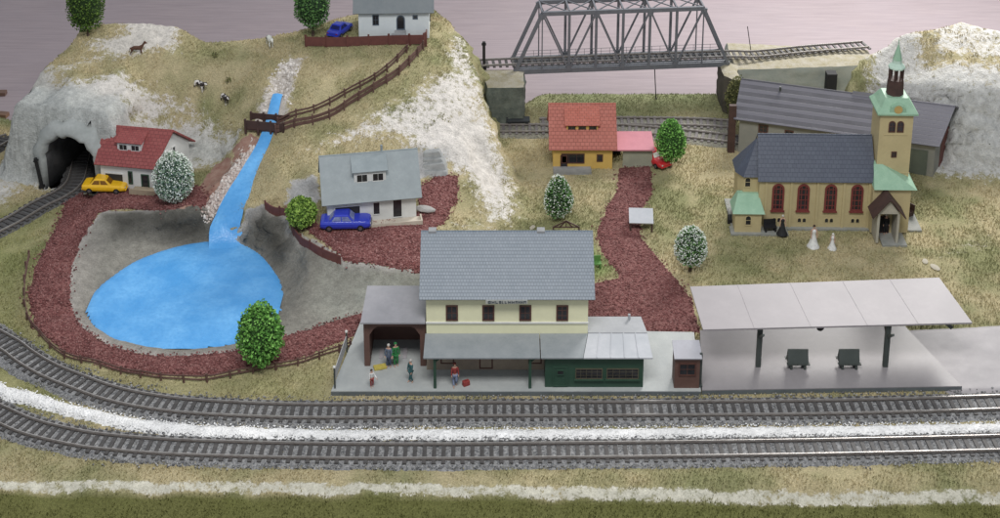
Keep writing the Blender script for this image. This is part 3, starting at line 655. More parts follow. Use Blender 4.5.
o = MB().box(-.14,-.06,.02,.14,.06,.045).box(-.12,-.05,.0,-.08,.05,.02).box(.08,-.05,0,.12,.05,.02).box(-.14,-.06,.045,-.12,.06,.07).build('flat_wagon', mat('wagon_dark', (.04,.045,.05), rough=.6), bevel=.003); o.location = at(518, 126); o.location.z += .05; tag(o, 'small dark flat wagon on the rear track left of the yellow house', 'wagon')
for px, py, l, a, lb in ((5,95,.5,.02,'upper brown wooden batten lying at the far left edge'),(4,115,.6,-.2,'lower orange-brown wooden batten lying at the far left edge')):
    o = MB().box(-l/2,-.05,0,l/2,.05,.05).build('wooden_batten', mat('batten', (.22,.12,.07) if a < 0 else (.12,.07,.06), (.12,.07,.05), 8, .6), bevel=.005); o.location = G(px-18, py, -.42); o.rotation_euler = (0,0,a); tag(o, lb, 'batten')
# ================================================================== building kit
M_GLS = mat('dark_glass', (.012,.013,.015), (.03,.03,.035), 9, .12, spec=.6)
def slab(mb, p0, p1, p2, p3, th):
    a = [Vector(p) for p in (p0, p1, p2, p3)]; nrm = (a[1]-a[0]).cross(a[3]-a[0]).normalized()
    mb.prism(a, nrm*th)
def window(parent, x, z, w, h, fm, plane='F', y=0, cols=2, rows=2, arch=False, gm=None, bt=.012, name='window', proud=.008, sill=None, sk=0):
    """window on a wall. plane F: wall facing -y at y; R: wall facing +x at x=y (x is then the depth coordinate)"""
    def T(u, d, v): return (u, y-d, v) if plane == 'F' else (y+d+sk*u, u, v)
    mb = MB()
    def rect(u0, u1, v0, v1, d0, d1, m=mb): m.prism([T(u0,d0,v0), T(u1,d0,v0), T(u1,d0,v1), T(u0,d0,v1)], Vector(T(0,d1,0))-Vector(T(0,d0,0)))
    hh = h-(w/2 if arch else 0)
    if arch:
        n = 10
        for i in range(n):
            a0, a1 = math.pi*i/n, math.pi*(i+1)/n; q = []
            for r_, a_ in ((w/2, a0), (w/2, a1), (w/2-bt, a1), (w/2-bt, a0)): q.append(T(x+r_*math.cos(a_), -.004, z+hh+r_*math.sin(a_)))
            mb.prism(q, Vector(T(0,proud,0))-Vector(T(0,-.004,0)))
    else: rect(x-w/2, x+w/2, z+h-bt, z+h, -.004, proud)
    rect(x-w/2, x-w/2+bt, z+bt, z+hh-(0 if arch else bt), -.004, proud); rect(x+w/2-bt, x+w/2, z+bt, z+hh-(0 if arch else bt), -.004, proud)
    rect(x-w/2, x+w/2, z, z+bt, -.004, proud)
    for c in range(1, cols): rect(x-w/2+w*c/cols-bt*.22, x-w/2+w*c/cols+bt*.22, z+bt, z+h-bt, -.002, proud*.6)
    for r_ in range(1, rows): rect(x-w/2+bt, x+w/2-bt, z+h*r_/rows-bt*.2, z+h*r_/rows+bt*.2, -.002, proud*.5)
    fr = mb.build(name, fm, parent)
    g = MB(); n = 10
    pts = [T(x-w/2+bt*.5, 0, z+bt*.5), T(x+w/2-bt*.5, 0, z+bt*.5)]+([T(x+(w/2-bt*.5)*math.cos(math.pi*i/n), 0, z+hh+(w/2-bt*.5)*math.sin(math.pi*i/n)) for i in range(n+1)] if arch else [T(x+w/2-bt*.5, 0, z+h-bt*.5), T(x-w/2+bt*.5, 0, z+h-bt*.5)])
    g.prism(pts, Vector(T(0,.0025,0))-Vector(T(0,0,0))); g.build('pane', gm or M_GLS, fr)
    if sill: s = MB(); rect(x-w/2-.01, x+w/2+.01, z-.012, z, -.002, proud+.012, s); s.build('sill', sill, fr)
    return fr
def gable_house(name, p, rz, L, Dp, h, rise, wm, rm, label, cat='house', ov=.05, th=.016, ridge=.5, group=None, skew=0):
    r = empty(name, p, rz, label, cat, group)
    yr = Dp*ridge
    wb = MB().prism([(0,0,0),(0,Dp,0),(0,Dp,h),(0,yr,h+rise),(0,0,h)], (L,0,0))
    for i in range(5, 10): wb.v[i] = Vector(wb.v[i])+Vector((skew*wb.v[i][1],0,0))
    wb.build('wall', wm, r)
    s1 = rise/yr; s2 = rise/(Dp-yr); mb = MB()
    slab(mb, (-ov, -ov, h-ov*s1+.004), (L+ov, -ov, h-ov*s1+.004), (L+ov, yr, h+rise+.004), (-ov, yr, h+rise+.004), th)
    slab(mb, (-ov, yr, h+rise+.004), (L+ov, yr, h+rise+.004), (L+ov, Dp+ov, h-ov*s2+.004), (-ov, Dp+ov, h-ov*s2+.004), th)
    mb.cyl((-ov, yr, h+rise+.016), (L+ov, yr, h+rise+.016), .010, n=8)
    mb.v = [(v[0]+skew*v[1] if v[0] > L*.5 else v[0], v[1], v[2]) for v in mb.v]
    rf = mb.build('roof', rm, r)
    return r, rf
def dormer(r, rf, x0, x1, yf, zb, hh, yr, zr, wm, rm, h0, s1, fm, wins=2, th=.01, over=.025):
    """shed dormer: front wall at y=yf from the roof up by hh, its roof running back to near the ridge"""
    zb = h0+s1*yf-.006; zt = zb+hh; d = MB()
    d.prism([(x0, yf, zb-.02), (x0, yf, zt), (x0, yr, zr), (x0, yr, zr-.1)], (x1-x0, 0, 0)); dw = d.build('dormer', wm, r)
    m2 = MB(); sl = (zr-zt)/(yr-yf)
    slab(m2, (x0-.02, yf-over, zt-over*sl+.003), (x1+.02, yf-over, zt-over*sl+.003), (x1+.02, yr, zr+.003), (x0-.02, yr, zr+.003), th); m2.build('dormer_roof', rm, dw)
    for i in range(wins):
        w = (x1-x0)/wins; window(dw, x0+w*(i+.5), zb+hh*.18, w*.72, hh*.62, fm, y=yf, cols=2, rows=1, bt=.007)
    return dw
def place(pxl, pyl, pxr, pyr, z=None):
    a = at(pxl, pyl) if z is None else G(pxl, pyl, z); b = at(pxr, pyr) if z is None else G(pxr, pyr, z)
    return Vector(a), math.atan2(b[1]-a[1], b[0]-a[0]), math.hypot(b[0]-a[0], b[1]-a[1])
def plain(x): return mat(x[0], *x[1:])
# ------------------------------------------------------------------ station
ZP = .05
Pf = mat('platform_grey', (.42,.44,.43), (.34,.36,.36), 5, .38, .15, 90); Ps = mat('platform_side', (.14,.16,.17), rough=.6)
pl = empty('station_platform', G(331, 392, ZP)[:2]+(0,), 0, 'long grey-green station platform slab under the station building', 'platform')
o = Vector(pl.location)
pc = [G(331,391,ZP), G(701,391,ZP), G(694,332,ZP), G(640,331,ZP), G(420,331,ZP), G(362,318,ZP)]
MB().prism([Vector(p)-o-Vector((0,0,ZP+.02)) for p in pc], (0,0,ZP+.012)).build('platform_base', Ps, pl)
MB().prism([Vector(p)-o-Vector((0,0,.008)) for p in pc], (0,0,.008)).build('platform_top', Pf, pl)
fa = G(427, 376-.36*0, 0); sx0 = G(427, 376, 0)[0]; sx1 = G(587, 376, 0)[0]; sy = G(500, 374, 0)[1]
HW = ztop(0, sy, 292)-ZP; LS = sx1-sx0; DS = .78
M_CRM = mat('cream_wall', (.74,.73,.50), (.68,.67,.46), 6, .6); M_TILE = tilemat('blue_grey_tiles', (.135,.17,.21), (.17,.205,.245), .026, .023, .45, .006, .2, mc=(.11,.14,.17))
rs = ztop(0, sy+DS/2, 233)-ZP-HW
st, rf = gable_house('station_building', (sx0, sy, ZP), 0, LS, DS, HW, rs, M_CRM, M_TILE, 'two-storey cream station building with blue-grey tiled roof on the platform', 'station', ov=.055)
M_WBR = mat('window_brown', (.10,.045,.035), rough=.5); M_WHT2 = mat('white_trim', (.70,.70,.66), (.6,.6,.57), 8, .5); M_OLV = mat('shadow_wall', (.40,.35,.27), rough=.7)
for px in (452.5, 488.5, 525, 561.5):
    x = G(px, 376, 0)[0]-sx0; window(st, x, ztop(0, sy, 320.5)-ZP, .105, .155, M_WBR, cols=2, rows=3 if px > 550 else 2, bt=.013)
MB().box(-.004, -.012, ztop(0, sy, 323)-ZP, LS+.004, 0, ztop(0, sy, 321.6)-ZP).build('string_course', M_WHT2, st)
for px in (432, 541):
    x = G(px, 376, 0)[0]-sx0; c = MB().box(x-.035, DS/2-.02, HW+rs-.05, x+.035, DS/2+.05, HW+rs+.03).build('chimney', mat('chimney_grey', (.3,.31,.32), rough=.8), rf, bevel=.004)
# name board: small dark letters, too worn to read, under the eave
x0 = G(486, 376, 0)[0]-sx0; x1 = G(527, 376, 0)[0]-sx0; zb = ztop(0, sy-.07, 303.5)-ZP
nb = MB().box(x0, -.075, zb, x1, -.062, zb+.034).build('name_board', mat('board_pale', (.42,.43,.40), rough=.6), st)
mb = MB(); x = x0+.02
while x < x1-.03:
    w = RNG.choice([.012, .016, .020]); k = int(RNG.integers(0, 4))
    mb.box(x, -.081, zb+.006, x+.005, -.074, zb+.029)
    if k in (0, 2): mb.box(x+.006, -.081, zb+.024, x+w, -.074, zb+.029)
    if k in (1, 2): mb.box(x+.006, -.081, zb+.006, x+w, -.074, zb+.011)
    if k != 1: mb.box(x+w, -.081, zb+.006, x+w+.004, -.074, zb+.029)
    if k == 3: mb.box(x+.006, -.081, zb+.015, x+w-.001, -.074, zb+.019)
    x += w+.012
mb.build('lettering', mat('letter_blue', (.05,.07,.09), rough=.5), nb)
# veranda roof, its posts, doors of the ground floor
M_VER = mat('veranda_grey', (.22,.245,.26), (.28,.30,.315), 7, .5, .1, 50); M_ZINC = mat('zinc_white', (.52,.53,.56), (.42,.44,.47), 5, .35, metal=.1)
zv1 = ztop(0, sy, 334.5)-ZP; vy = -.30; zv0 = ztop(0, sy+vy, 359)-ZP
xa = G(424, 394, 0)[0]-sx0; xb = G(540, 392, 0)[0]-sx0; xc = G(582, 392, 0)[0]-sx0; xd = G(651, 392, 0)[0]-sx0; xt = LS+.0
mb = MB(); slab(mb, (xa,vy,zv0),(xb-.004,vy,zv0),(xb-.004,0,zv1),(-.01,0,zv1), .012); mb.build('veranda_roof', M_VER, st)
mb = MB(); slab(mb, (xb+.004,vy,zv0),(xc,vy,zv0),(xt,0,zv1),(xb+.004,0,zv1), .012); mb.build('veranda_roof', M_VER, st)
za = ztop(0, sy+.22, 318)-ZP
mb = MB(); slab(mb, (xc+.004,vy,zv0),(xd,vy,zv0),(xd-.02,0.0,zv1),(LS+.004,0.0,zv1), .012)
for k in range(1, 5):
    t = k/5; a_ = Vector((xc+(xd-xc)*t, vy, zv0+.014)); b_ = Vector((LS+(xd-.02-LS)*t, 0, zv1+.014)); mb.bar(a_, b_, .008, .008)
an = mb.build('annex_roof', M_ZINC, st)
mb = MB(); slab(mb, (LS+.004,.003,zv1+.004),(xd-.02,.003,zv1+.004),(xd-.05,.28,zv1-.02),(LS+.004,.28,zv1-.02), .012); mb.box(xd-.17,.22,zv1-.01,xd-.15,.24,zv1+.05); mb.build('annex_roof', mat('zinc_grey', (.36,.37,.39), (.30,.31,.33), 5, .5), st)
M_GRN = mat('dark_green', (.024,.060,.040), (.032,.072,.048), 10, .5)
for px in (435, 530):
    x = G(px, 389, ZP)[0]-sx0; MB().box(x-.012, vy+.03, 0, x+.012, vy+.055, zv0+.005).bar((x, vy+.04, zv0-.06), (x+.06, vy+.04, zv0), .012).build('post', M_GRN, st)
MB().bar((xa+.02, vy+.04, zv0-.006), (xb, vy+.04, zv0-.006), .014, .016).build('roof_beam', M_GRN, st)
for x in (.18, .52, .95): window(st, x, .01 if x > .4 and x < .6 else .06, .12, .2 if .4 < x < .6 else .14, M_WBR, cols=1, rows=1, name='door' if .4 < x < .6 else 'window')
MB().box(-.002, -.006, 0, LS+.002, 0, zv1-.04).build('ground_floor_wall', mat('dado', (.33,.27,.2), (.25,.2,.16), 8, .7), st)  # brown sheet, darker than the cream wall above
# green annex
x0 = G(545, 388, ZP)[0]-sx0; x1 = G(643, 388, ZP)[0]-sx0; mb = MB(); mb.box(x0, vy+.05, 0, x1, -.008, zv0-.004); mb.box(LS+.003, -.0075, 0, x1, .25, zv1-.03); ax = mb.build('annex', M_GRN, st)
for a_, b_ in ((575, 602), (606, 638)):
    u0 = G(a_, 385, ZP)[0]-sx0; u1 = G(b_, 385, ZP)[0]-sx0; window(ax, (u0+u1)/2, .085, u1-u0, .105, mat('annex_frame', (.10,.09,.06), rough=.5), y=vy+.05, cols=5, rows=3, bt=.008, sill=M_GRN)
u = G(560, 385, ZP)[0]-sx0; window(ax, u, .01, .13, .2, M_GRN, y=vy+.05, cols=1, rows=1, name='door', gm=M_GRN, bt=.012); window(ax, u, .13, .06, .05, M_GRN, y=vy+.042, cols=1, rows=1, bt=.006)
# ------------------------------------------------------------------ garage shed left of the station
M_BRN = mat('shed_brown', (.10,.055,.045), (.13,.07,.055), 10, .6); M_SHR = mat('shed_roof', (.33,.325,.35), (.27,.27,.29), 6, .5)
gx0 = G(366, 356, ZP)[0]; gx1 = sx0-.01; gyf = G(366, 372, ZP)[1]; gy = gyf+.12
gyf = G(366, 366, ZP)[1]; hz = ztop(0, gyf, 321)-ZP; LG = gx1-gx0; DG = .42
gs = empty('garage_shed', (gx0, gyf, ZP), 0, 'open brown shed with wide arched front and grey roof left of the station', 'shed')
MB().box(0, .0, 0, .05, DG, hz).build('wall', M_BRN, gs); MB().box(LG-.05, 0.0, 0, LG, DG, hz).build('wall', M_BRN, gs); MB().box(.0502, DG-.03, 0, LG-.0502, DG, hz).build('wall', M_BRN, gs)
mb = MB(); n = 12; top = hz; prof = [(.051, 0, hz), (.051, 0, hz-.14)]+[(.051+(LG-.102)*(i/n), 0, hz-.14+.085*min(1, 2.6*math.sin(math.pi*i/n)) ) for i in range(1, n)]+[(LG-.051, 0, hz-.14), (LG-.051, 0, hz)]
for i in range(1, len(prof)-2):
    a_, b_ = prof[i], prof[i+1]; mb.prism([a_, b_, (b_[0], 0, hz), (a_[0], 0, hz)], (0, .03, 0))
mb.build('arch', M_BRN, gs)
mb = MB(); slab(mb, (-.02,-.05,hz+.002),(LG,-.05,hz+.002),(LG,DG+.03,hz+.05),(0,DG+.03,hz+.05), .014); mb.build('roof', M_SHR, gs)
mb = MB()
for k in range(4): mb.box(.12+k*.07, .10, 0, .155+k*.07, .26, .012)
mb.build('floor_strips', mat('strip_pale', (.42,.4,.42), rough=.6), gs)
# ------------------------------------------------------------------ kiosk
kx = G(674, 388, ZP); kx1 = G(699, 388, ZP); kh = ztop(0, kx[1], 358)-ZP
ks = empty('kiosk', kx, 0, 'tiny brown kiosk with flat pale roof between station and shelter', 'kiosk'); w = kx1[0]-kx[0]
MB().box(0,0,0,w,.16,kh).build('wall', M_BRN, ks); mb = MB(); slab(mb, (-.01,-.025,kh+.001),(w+.012,-.025,kh+.001),(w+.012,.18,kh+.045),(-.01,.18,kh+.045), .012); mb.build('roof', mat('kiosk_roof', (.42,.42,.46), (.36,.36,.39), 8, .45), ks)
window(ks, w/2, kh*.42, w*.7, kh*.42, M_WBR, cols=2, rows=2, bt=.012)
# ------------------------------------------------------------------ long shelter
M_SHP = mat('shelter_platform', (.27,.255,.262), (.235,.222,.229), 3, .28, .05, 60, 0, .07); M_SHRF = mat('shelter_roof', (.31,.285,.297), (.27,.25,.262), 3, .5)
sp = [G(702,390,ZP), G(962,386,ZP), G(905,326,ZP), G(700,330,ZP)]
p2 = empty('shelter_platform', (sp[0][0], sp[0][1], 0), 0, 'smooth pinkish grey platform slab under the long shelter roof', 'platform'); o = Vector(p2.location)
MB().prism([Vector(p)-o-Vector((0,0,ZP+.02)) for p in sp], (0,0,ZP+.012)).build('platform_base', Ps, p2); MB().prism([Vector(p)-o-Vector((0,0,.008)) for p in sp], (0,0,.008)).build('platform_top', M_SHP, p2)
yp = G(800, 366, ZP)[1]; zc = ztop(0, yp, 326)-ZP
xl = G(758, 366, ZP)[0]; xr = G(885, 366, ZP)[0]
sh = empty('platform_shelter', ((xl+xr)/2, yp, ZP), 0, 'long platform shelter with flat pinkish grey roof on two dark posts', 'shelter'); o = Vector(sh.location)
zf = .44+ZP
c4 = [Vector(G(703,331,zf)), Vector(G(972,324,zf)), Vector(G(939,279,zf+.02)), Vector(G(690,288,zf+.02))]
mb = MB(); slab(mb, *[c-o for c in c4], .016)
for t in (.19, .40, .61, .80):
    a_ = c4[0].lerp(c4[1], t)-o+Vector((0,0,.014)); b_ = c4[3].lerp(c4[2], t)-o+Vector((0,0,.014)); mb.bar(a_, b_, .006, .008)
mb.build('roof', M_SHRF, sh)
M_DGR = mat('post_grey', (.045,.055,.05), (.06,.07,.065), 10, .5)
for x in (xl, xr):
    mb = MB(); mb.box(x-o.x-.022, -.02, 0, x-o.x+.022, .02, zf-ZP-.002); mb.bar((x-o.x, 0, .30), (x-o.x, -.16, zf-ZP-.012), .02, .02); mb.bar((x-o.x, 0, .30), (x-o.x, .3, zf-ZP-.012), .02, .02); mb.build('post', M_DGR, sh, bevel=.002)
mb = MB(); q0 = (c4[0]+c4[3])/2-o; q1 = (c4[1]+c4[2])/2-o; mb.bar(q0+Vector((.05,0,-.012)), q1+Vector((-.02,-.02,-.012)), .02, .022); mb.build('beam', M_DGR, sh)
q = c4[0].lerp(c4[1], .90)-o+Vector((0,.10,-.012)); MB().bar(q, q+Vector((.09,-.02,-.075)), .02, .03).build('bracket', M_DGR, sh)
q = c4[0].lerp(c4[1], .44)-o+Vector((0,.07,-.035)); MB().cyl(q+Vector((0,.02,.0)), q+Vector((0,-.02,0)), .032, n=16).bar(q, q+Vector((0,0,.034)), .01).build('clock', M_BLK, sh)
x = G(700, 390, ZP)[0]; MB().box(-.012,-.012,0,.012,.012,.33).box(-.02,-.02,0,.02,.02,.02).build('shelter_side_post', M_DGR); q = bpy.data.objects['shelter_side_post']; q.name = 'end_post'; q.name = 'platform_post'; q.location = (x+.005, G(700,386,ZP)[1], ZP); tag(q, 'slim dark post at the left end of the shelter platform', 'post')
GB = 'double benches under the shelter'
for px, lb in ((797, 'left dark green double-backed bench under the shelter'), (848, 'right dark green double-backed bench under the shelter')):
    b = empty('platform_bench', G(px, 366, ZP), 0, lb, 'bench', GB)
    mb = MB(); mb.prism([(-.09,-.05,.05),(-.09,.0,.17),(-.09,.012,.17),(-.09,.05,.05)], (.18,0,0)); mb.build('backrest', M_DGR, b, bevel=.003)
    MB().box(-.10,-.062,.05,.10,-.03,.060).build('seat', M_DGR, b); MB().box(-.10,.03,.05,.10,.062,.060).build('seat', M_DGR, b)
    for x in (-.06, .06): MB().box(x-.01,-.055,0,x+.01,.055,.05).build('leg', M_DGR, b)
# ================================================================== houses
M_W = mat('white_wall', (.66,.67,.66), (.56,.57,.56), 6, .6)
def front_x(p, rz, px, py):   # local x (along the front) of a pixel on the front base line
    a = at(px, py); return (a[0]-p.x)*math.cos(rz)+(a[1]-p.y)*math.sin(rz)
# --- red roofed house by the tunnel
p, rz, L = place(102, 186, 158, 191); rz = -.17; p.z = .13; L = .60; SKR = .30
h = ztop(p.x, p.y, 162)-p.z
M_RRED = tilemat('red_roof', (.24,.05,.05), (.29,.075,.07), .05, .03, .55, .004, .12)
rh, rf = gable_house('red_roof_house', p, rz, L, .58, h+.02, .25, M_W, M_RRED, 'white house with dark red roof beside the tunnel mouth', ov=.045, skew=SKR)
dormer(rh, rf, .17, .44, .09, h+.075, .12, .27, h+.262, M_W, M_RRED, h+.02, .25/.29, M_W)
window(rh, .15, .0, .22, h*.62, M_W, cols=1, rows=1, name='garage_door', gm=mat('dark_opening', (.03,.03,.03)))
window(rh, .335, .07, .05, h*.5, M_GRN, cols=1, rows=1); window(rh, .50, .0, .09, h*.66, M_GRN, cols=1, rows=1, name='door')
window(rh, .21, h+.0, .06, .08, M_W, 'R', L, 1, 1, sk=SKR); window(rh, .33, h+.0, .06, .08, M_W, 'R', L, 1, 1, sk=SKR); window(rh, .43, .05, .10, .10, M_GRN, 'R', L, 1, 1, sk=SKR)
MB().box(.38, -.10, 0, .62, -.004, .05).box(.36,-.12,0,.64,-.10,.075).build('terrace', mat('sandstone', (.38,.31,.22), (.30,.25,.18), 9, .8), rh)
# --- grey roofed house with the blue car
p = Vector(G(328, 226, .3)); rz = .17; L = .89; h = ztop(p.x, p.y, 200)-.3
M_RGRY = mat('pale_grey_roof', (.27,.31,.325), (.215,.25,.265), 8, .5, .1, 60)
gh, rf = gable_house('grey_roof_house', p, rz, L, .58, h+.015, .30, M_W, M_RGRY, 'white house with pale blue-grey roof and blue car in front', ov=.055)
dormer(gh, rf, .28, .60, .08, h+.075, .15, .275, h+.312, M_W, M_RGRY, h+.015, .30/.29, M_W)
MB().cyl((.58,.30,h+.28),(.58,.30,h+.40),.012,n=10).build('chimney', M_RGRY, rf)
window(gh, .20, .0, .27, h*.72, M_W, cols=1, rows=1, name='garage_door', gm=bpy.data.materials['dark_opening'])
window(gh, .49, .08, .075, h*.5, M_W, cols=1, rows=1, bt=.008); window(gh, .70, .03, .10, h*.7, M_W, cols=1, rows=1, name='door', bt=.008)
window(gh, .28, .1, .09, .09, M_W, 'R', L, 1, 1)
MB().box(.40, -.13, 0, .94, -.115, .045).box(.925,-.115,0,.94,0,.045).box(.40,-.115,0,.925,-.001,.02).build('terrace', mat('beige_wall', (.55,.50,.42), (.45,.40,.33), 9, .8), gh)
# rock slabs cut behind that house
for px, py, w, lb, s_ in ((300,196,.46,'grey slate rock slab left behind the grey roofed house',-1), (434,178,.30,'grey slate rock slab right behind the grey roofed house',1)):
    q = Vector(G(px, py, .31)); mb = MB()
    for k in range(4): mb.prism([(-w/2,k*.05,0),(w/2,k*.05,0),(w/2-.02-.03*(s_>0)*k,k*.05+.04,.06+.045*k+.02*(k%2)),(-w/2+.03*(s_<0)*k*2+.02,k*.05+.045,.05+.045*k)], (0,.08,0))
    o = mb.build('rock_slab', mat('slate', (.36,.37,.37), (.24,.25,.25), 10, .85, .9, 20), bevel=.008); o.location = q; o.rotation_euler = (0,0,.15 if s_ < 0 else -.05); tag(o, lb, 'rock')
o = MB().lathe([(.02,0),(.07,.015),(.085,.04),(.06,.07),(.02,.085)], n=9).build('rock', mat('grey_rock', (.42,.41,.40), (.3,.29,.28), 12, .9, 1, 30), smooth=True); o.location = G(425, 211, .31); o.scale = (1.4,.7,.6); o.rotation_euler=(0,0,-.3); tag(o, 'small grey pinkish boulder at the right end of the grey roofed house', 'rock')
# --- yellow house
p = Vector(at(553, 169)); L = .66; h = ztop(p.x, p.y, 147)-p.z
M_YEL = mat('yellow_wall', (.62,.42,.12), (.55,.36,.10), 7, .6); M_ORR = tilemat('orange_roof', (.36,.09,.06), (.42,.12,.085), .05, .028, .55, .004, .12)
yh, rf = gable_house('yellow_house', p, 0, L, .62, h+.03, ztop(p.x, p.y+.31, 105)-p.z-h-.03, M_YEL, M_ORR, 'yellow house with orange-red roof at the end of the red road', ov=.05)
rr = ztop(p.x, p.y+.31, 105)-p.z
dormer(yh, rf, .15, .50, .10, h+.075, .10, .28, rr-.01, M_YEL, M_ORR, h+.03, (rr-h-.03)/.31, M_WBR, wins=3)
window(yh, .22, .07, .26, .12, M_WBR, cols=3, rows=1, bt=.01); window(yh, .52, .09, .07, .09, M_WBR, cols=1, rows=1)
window(yh, .12, .0, .08, .17, M_WBR, cols=1, rows=1, name='door')
MB().box(.0, -.14, 0, .42, -.002, .03).box(.0,-.145,.03,.42,-.135,.075).build('terrace', mat('grey_deck', (.33,.33,.33), (.25,.25,.25), 15, .8), yh)
p = Vector(at(612, 168)); hc = ztop(p.x, p.y, 150)-p.z
cp = empty('carport', p, 0, 'small grey carport with flat pink roof right of the yellow house', 'carport'); w = .47
MB().box(.12,.02,0,w-.02,.04,hc).box(w-.035,.0402,0,w-.02,.38,hc).build('wall', mat('greenish_wall', (.33,.34,.26), (.28,.28,.22), 8, .7), cp); MB().box(.0,.30,0,.12,.31,hc).build('back_wall', M_BLK, cp)
mb = MB(); slab(mb, (-.01,-.03,hc+.001),(w,-.03,hc+.001),(w,.38,hc+.02),(-.01,.38,hc+.02), .014); mb.build('roof', mat('pink_roof', (.50,.20,.24), (.44,.17,.21), 8, .5), cp)
# --- white house at the top
p = Vector(G(359, 39, 1.08)); rz = .03; L = .82; h = ztop(p.x, p.y, 10)-p.z; M_W3 = mat('bluish_white', (.68,.73,.75), (.60,.65,.67), 6, .6)
th_, rf = gable_house('hilltop_house', p, rz, L, .55, h+.03, .30, M_W3, mat('dark_grey_roof', (.14,.165,.18), (.18,.2,.21), 8, .5), 'white house with dark grey roof on the hilltop at the upper edge', ov=.06)
dormer(th_, rf, .22, .52, .10, h+.08, .13, .26, h+.31, M_W3, bpy.data.materials['dark_grey_roof'], h+.03, .30/.275, M_W3)
window(th_, .20, .17, .075, .13, mat('slate_frame', (.10,.13,.17)), cols=2, rows=2, bt=.008); window(th_, .66, .24, .06, .05, bpy.data.materials['slate_frame'], cols=1, rows=1)
window(th_, .49, .11, .10, .18, bpy.data.materials['slate_frame'], cols=1, rows=1, arch=True, name='door'); window(th_, .25, .12, .08, .1, bpy.data.materials['slate_frame'], 'R', L, 1, 1)
mb = MB()
for k in range(4): mb.box(.42-.0*k-.04*(3-k), -.035*(4-k), 0, .55, -.035*(3-k)-.001, .027*(k+1))
mb.build('steps', mat('step_grey', (.36,.37,.38), rough=.8), th_)
# --- engine barn behind the church
a_ = Vector(at(738, 152)); b_ = Vector(G(922, 186, 0)); rz = math.atan2(b_.y-a_.y, b_.x-a_.x)*0-.30; L = 2.14; SKB = .28
M_BWL = mat('barn_wall', (.26,.255,.225), (.20,.205,.19), 5, .7); M_BRF = tilemat('barn_roof', (.115,.112,.135), (.122,.12,.143), 50, .045, .5, .003, .08)
h = .455; DB = .85; ym = a_+Matrix.Rotation(rz, 3, 'Z') @ Vector((.1, DB/2, 0)); rs_ = ztop(ym.x, ym.y, 82)-a_.z-h
bn, rf = gable_house('engine_barn', a_, rz, L, DB, h, rs_, M_BWL, M_BRF, 'long grey engine barn with slate roof behind the church', 'barn', ov=.06, skew=SKB)
window(bn, .27, .285, .11, .10, M_WBR, cols=2, rows=2); window(bn, .56, .28, .10, .08, M_WBR, cols=2, rows=1)
window(bn, L-.22, .0, .30, .34, mat('green_grey_door', (.13,.15,.12), (.1,.12,.1), 8, .7), cols=2, rows=1, name='door', gm=bpy.data.materials['green_grey_door'])
window(bn, DB*.45, .0, .36, .46, mat('door_red', (.16,.06,.05), (.12,.045,.04), 12, .7), 'R', L, 2, 1, arch=True, sk=SKB, name='barn_door', gm=bpy.data.materials['door_red'], bt=.03)
mb = MB(); mb.prism([(1.2,DB*.42,h+rs_*.8),(1.2,DB*.5,h+rs_+.045),(1.2,DB*.58,h+rs_*.8)], (.36,0,0)); mb.build('roof_vent', M_BRF, rf)
MB().cyl((.40,DB*.40,h+rs_*.75),(.40,DB*.40,h+rs_+.02),.012,n=10).build('stove_pipe', M_DGR, rf)
o = MB().box(-.04,-.03,0,.04,.02,ztop(a_.x-.08,a_.y,105)).build('door_leaf', M_DKBR); o.name = 'brown_board'; o.location = (a_.x-.085, a_.y-.0, 0); tag(o, 'tall dark brown board standing at the left end of the barn', 'board')
# ------------------------------------------------------------------ church
M_CH = mat('church_ochre', (.50,.42,.235), (.43,.36,.20), 6, .6); M_CHR = tilemat('church_slate', (.05,.06,.09), (.065,.078,.11), .045, .028, .5, .003, .08, mc=(.045,.055,.08)); M_COP = mat('copper_green', (.31,.48,.345), (.24,.40,.28), 12, .55, .2, 60); M_STB = mat('stone_base', (.30,.30,.28), (.22,.23,.21), 9, .8)
M_CRED = mat('window_red', (.19,.045,.04), rough=.5)
p = Vector(at(757, 228)); p.z = 0; q = Vector(at(872, 231)); rz = -.02; LN = q.x-p.x-.01
ch = empty('church', p, rz, 'ochre church with slate roof and slender green-spired tower', 'church')
cz = lambda x, y, py: ztop(p.x+x, p.y+y, py)
hn = cz(.5, 0, 179.5); DN = .56; zr_ = cz(.5, DN/2, 135)
MB().prism([(0,0,.02),(0,DN,.02),(0,DN,hn),(0,DN/2,zr_-.01),(0,0,hn)], (LN,0,0)).build('nave_wall', M_CH, ch)
mb = MB(); o_ = .022; sl = (zr_-hn)/(DN/2)
slab(mb, (-.02,-o_,hn-o_*sl+.01),(LN+.01,-o_,hn-o_*sl+.01),(LN+.01,DN/2,zr_),(.0,DN/2,zr_), .014)
slab(mb, (.0,DN/2,zr_),(LN+.01,DN/2,zr_),(LN+.01,DN+o_,hn-o_*sl+.01),(-.02,DN+o_,hn-o_*sl+.01), .014)
nr = mb.build('nave_roof', M_CHR, ch); MB().cyl((0,DN/2,zr_+.012),(LN+.01,DN/2,zr_+.012),.009,n=8).build('ridge', M_CHR, nr)
# apse with a faceted roof
AX = -.20; ap = [(0,.07),(AX*.75,.07),(AX,.16),(AX,.40),(AX*.75,.49),(0,.49)]
MB().prism([(x,y,.02) for x,y in ap][::-1], (0,0,hn-.0)).build('apse_wall', M_CH, ch)
mb = MB(); e2 = [(.0,.04),(AX*.8,.04),(AX-.03,.15),(AX-.03,.41),(AX*.8,.52),(.0,.52)]; apx = (.0, DN/2, zr_-.03)
mb.add([(x,y,hn+.0) for x,y in e2]+[apx], [(i, i+1, 6) for i in range(5)]+[(5,0,6),(5,4,3,2,1,0)]); mb.build('apse_roof', M_CHR, ch)
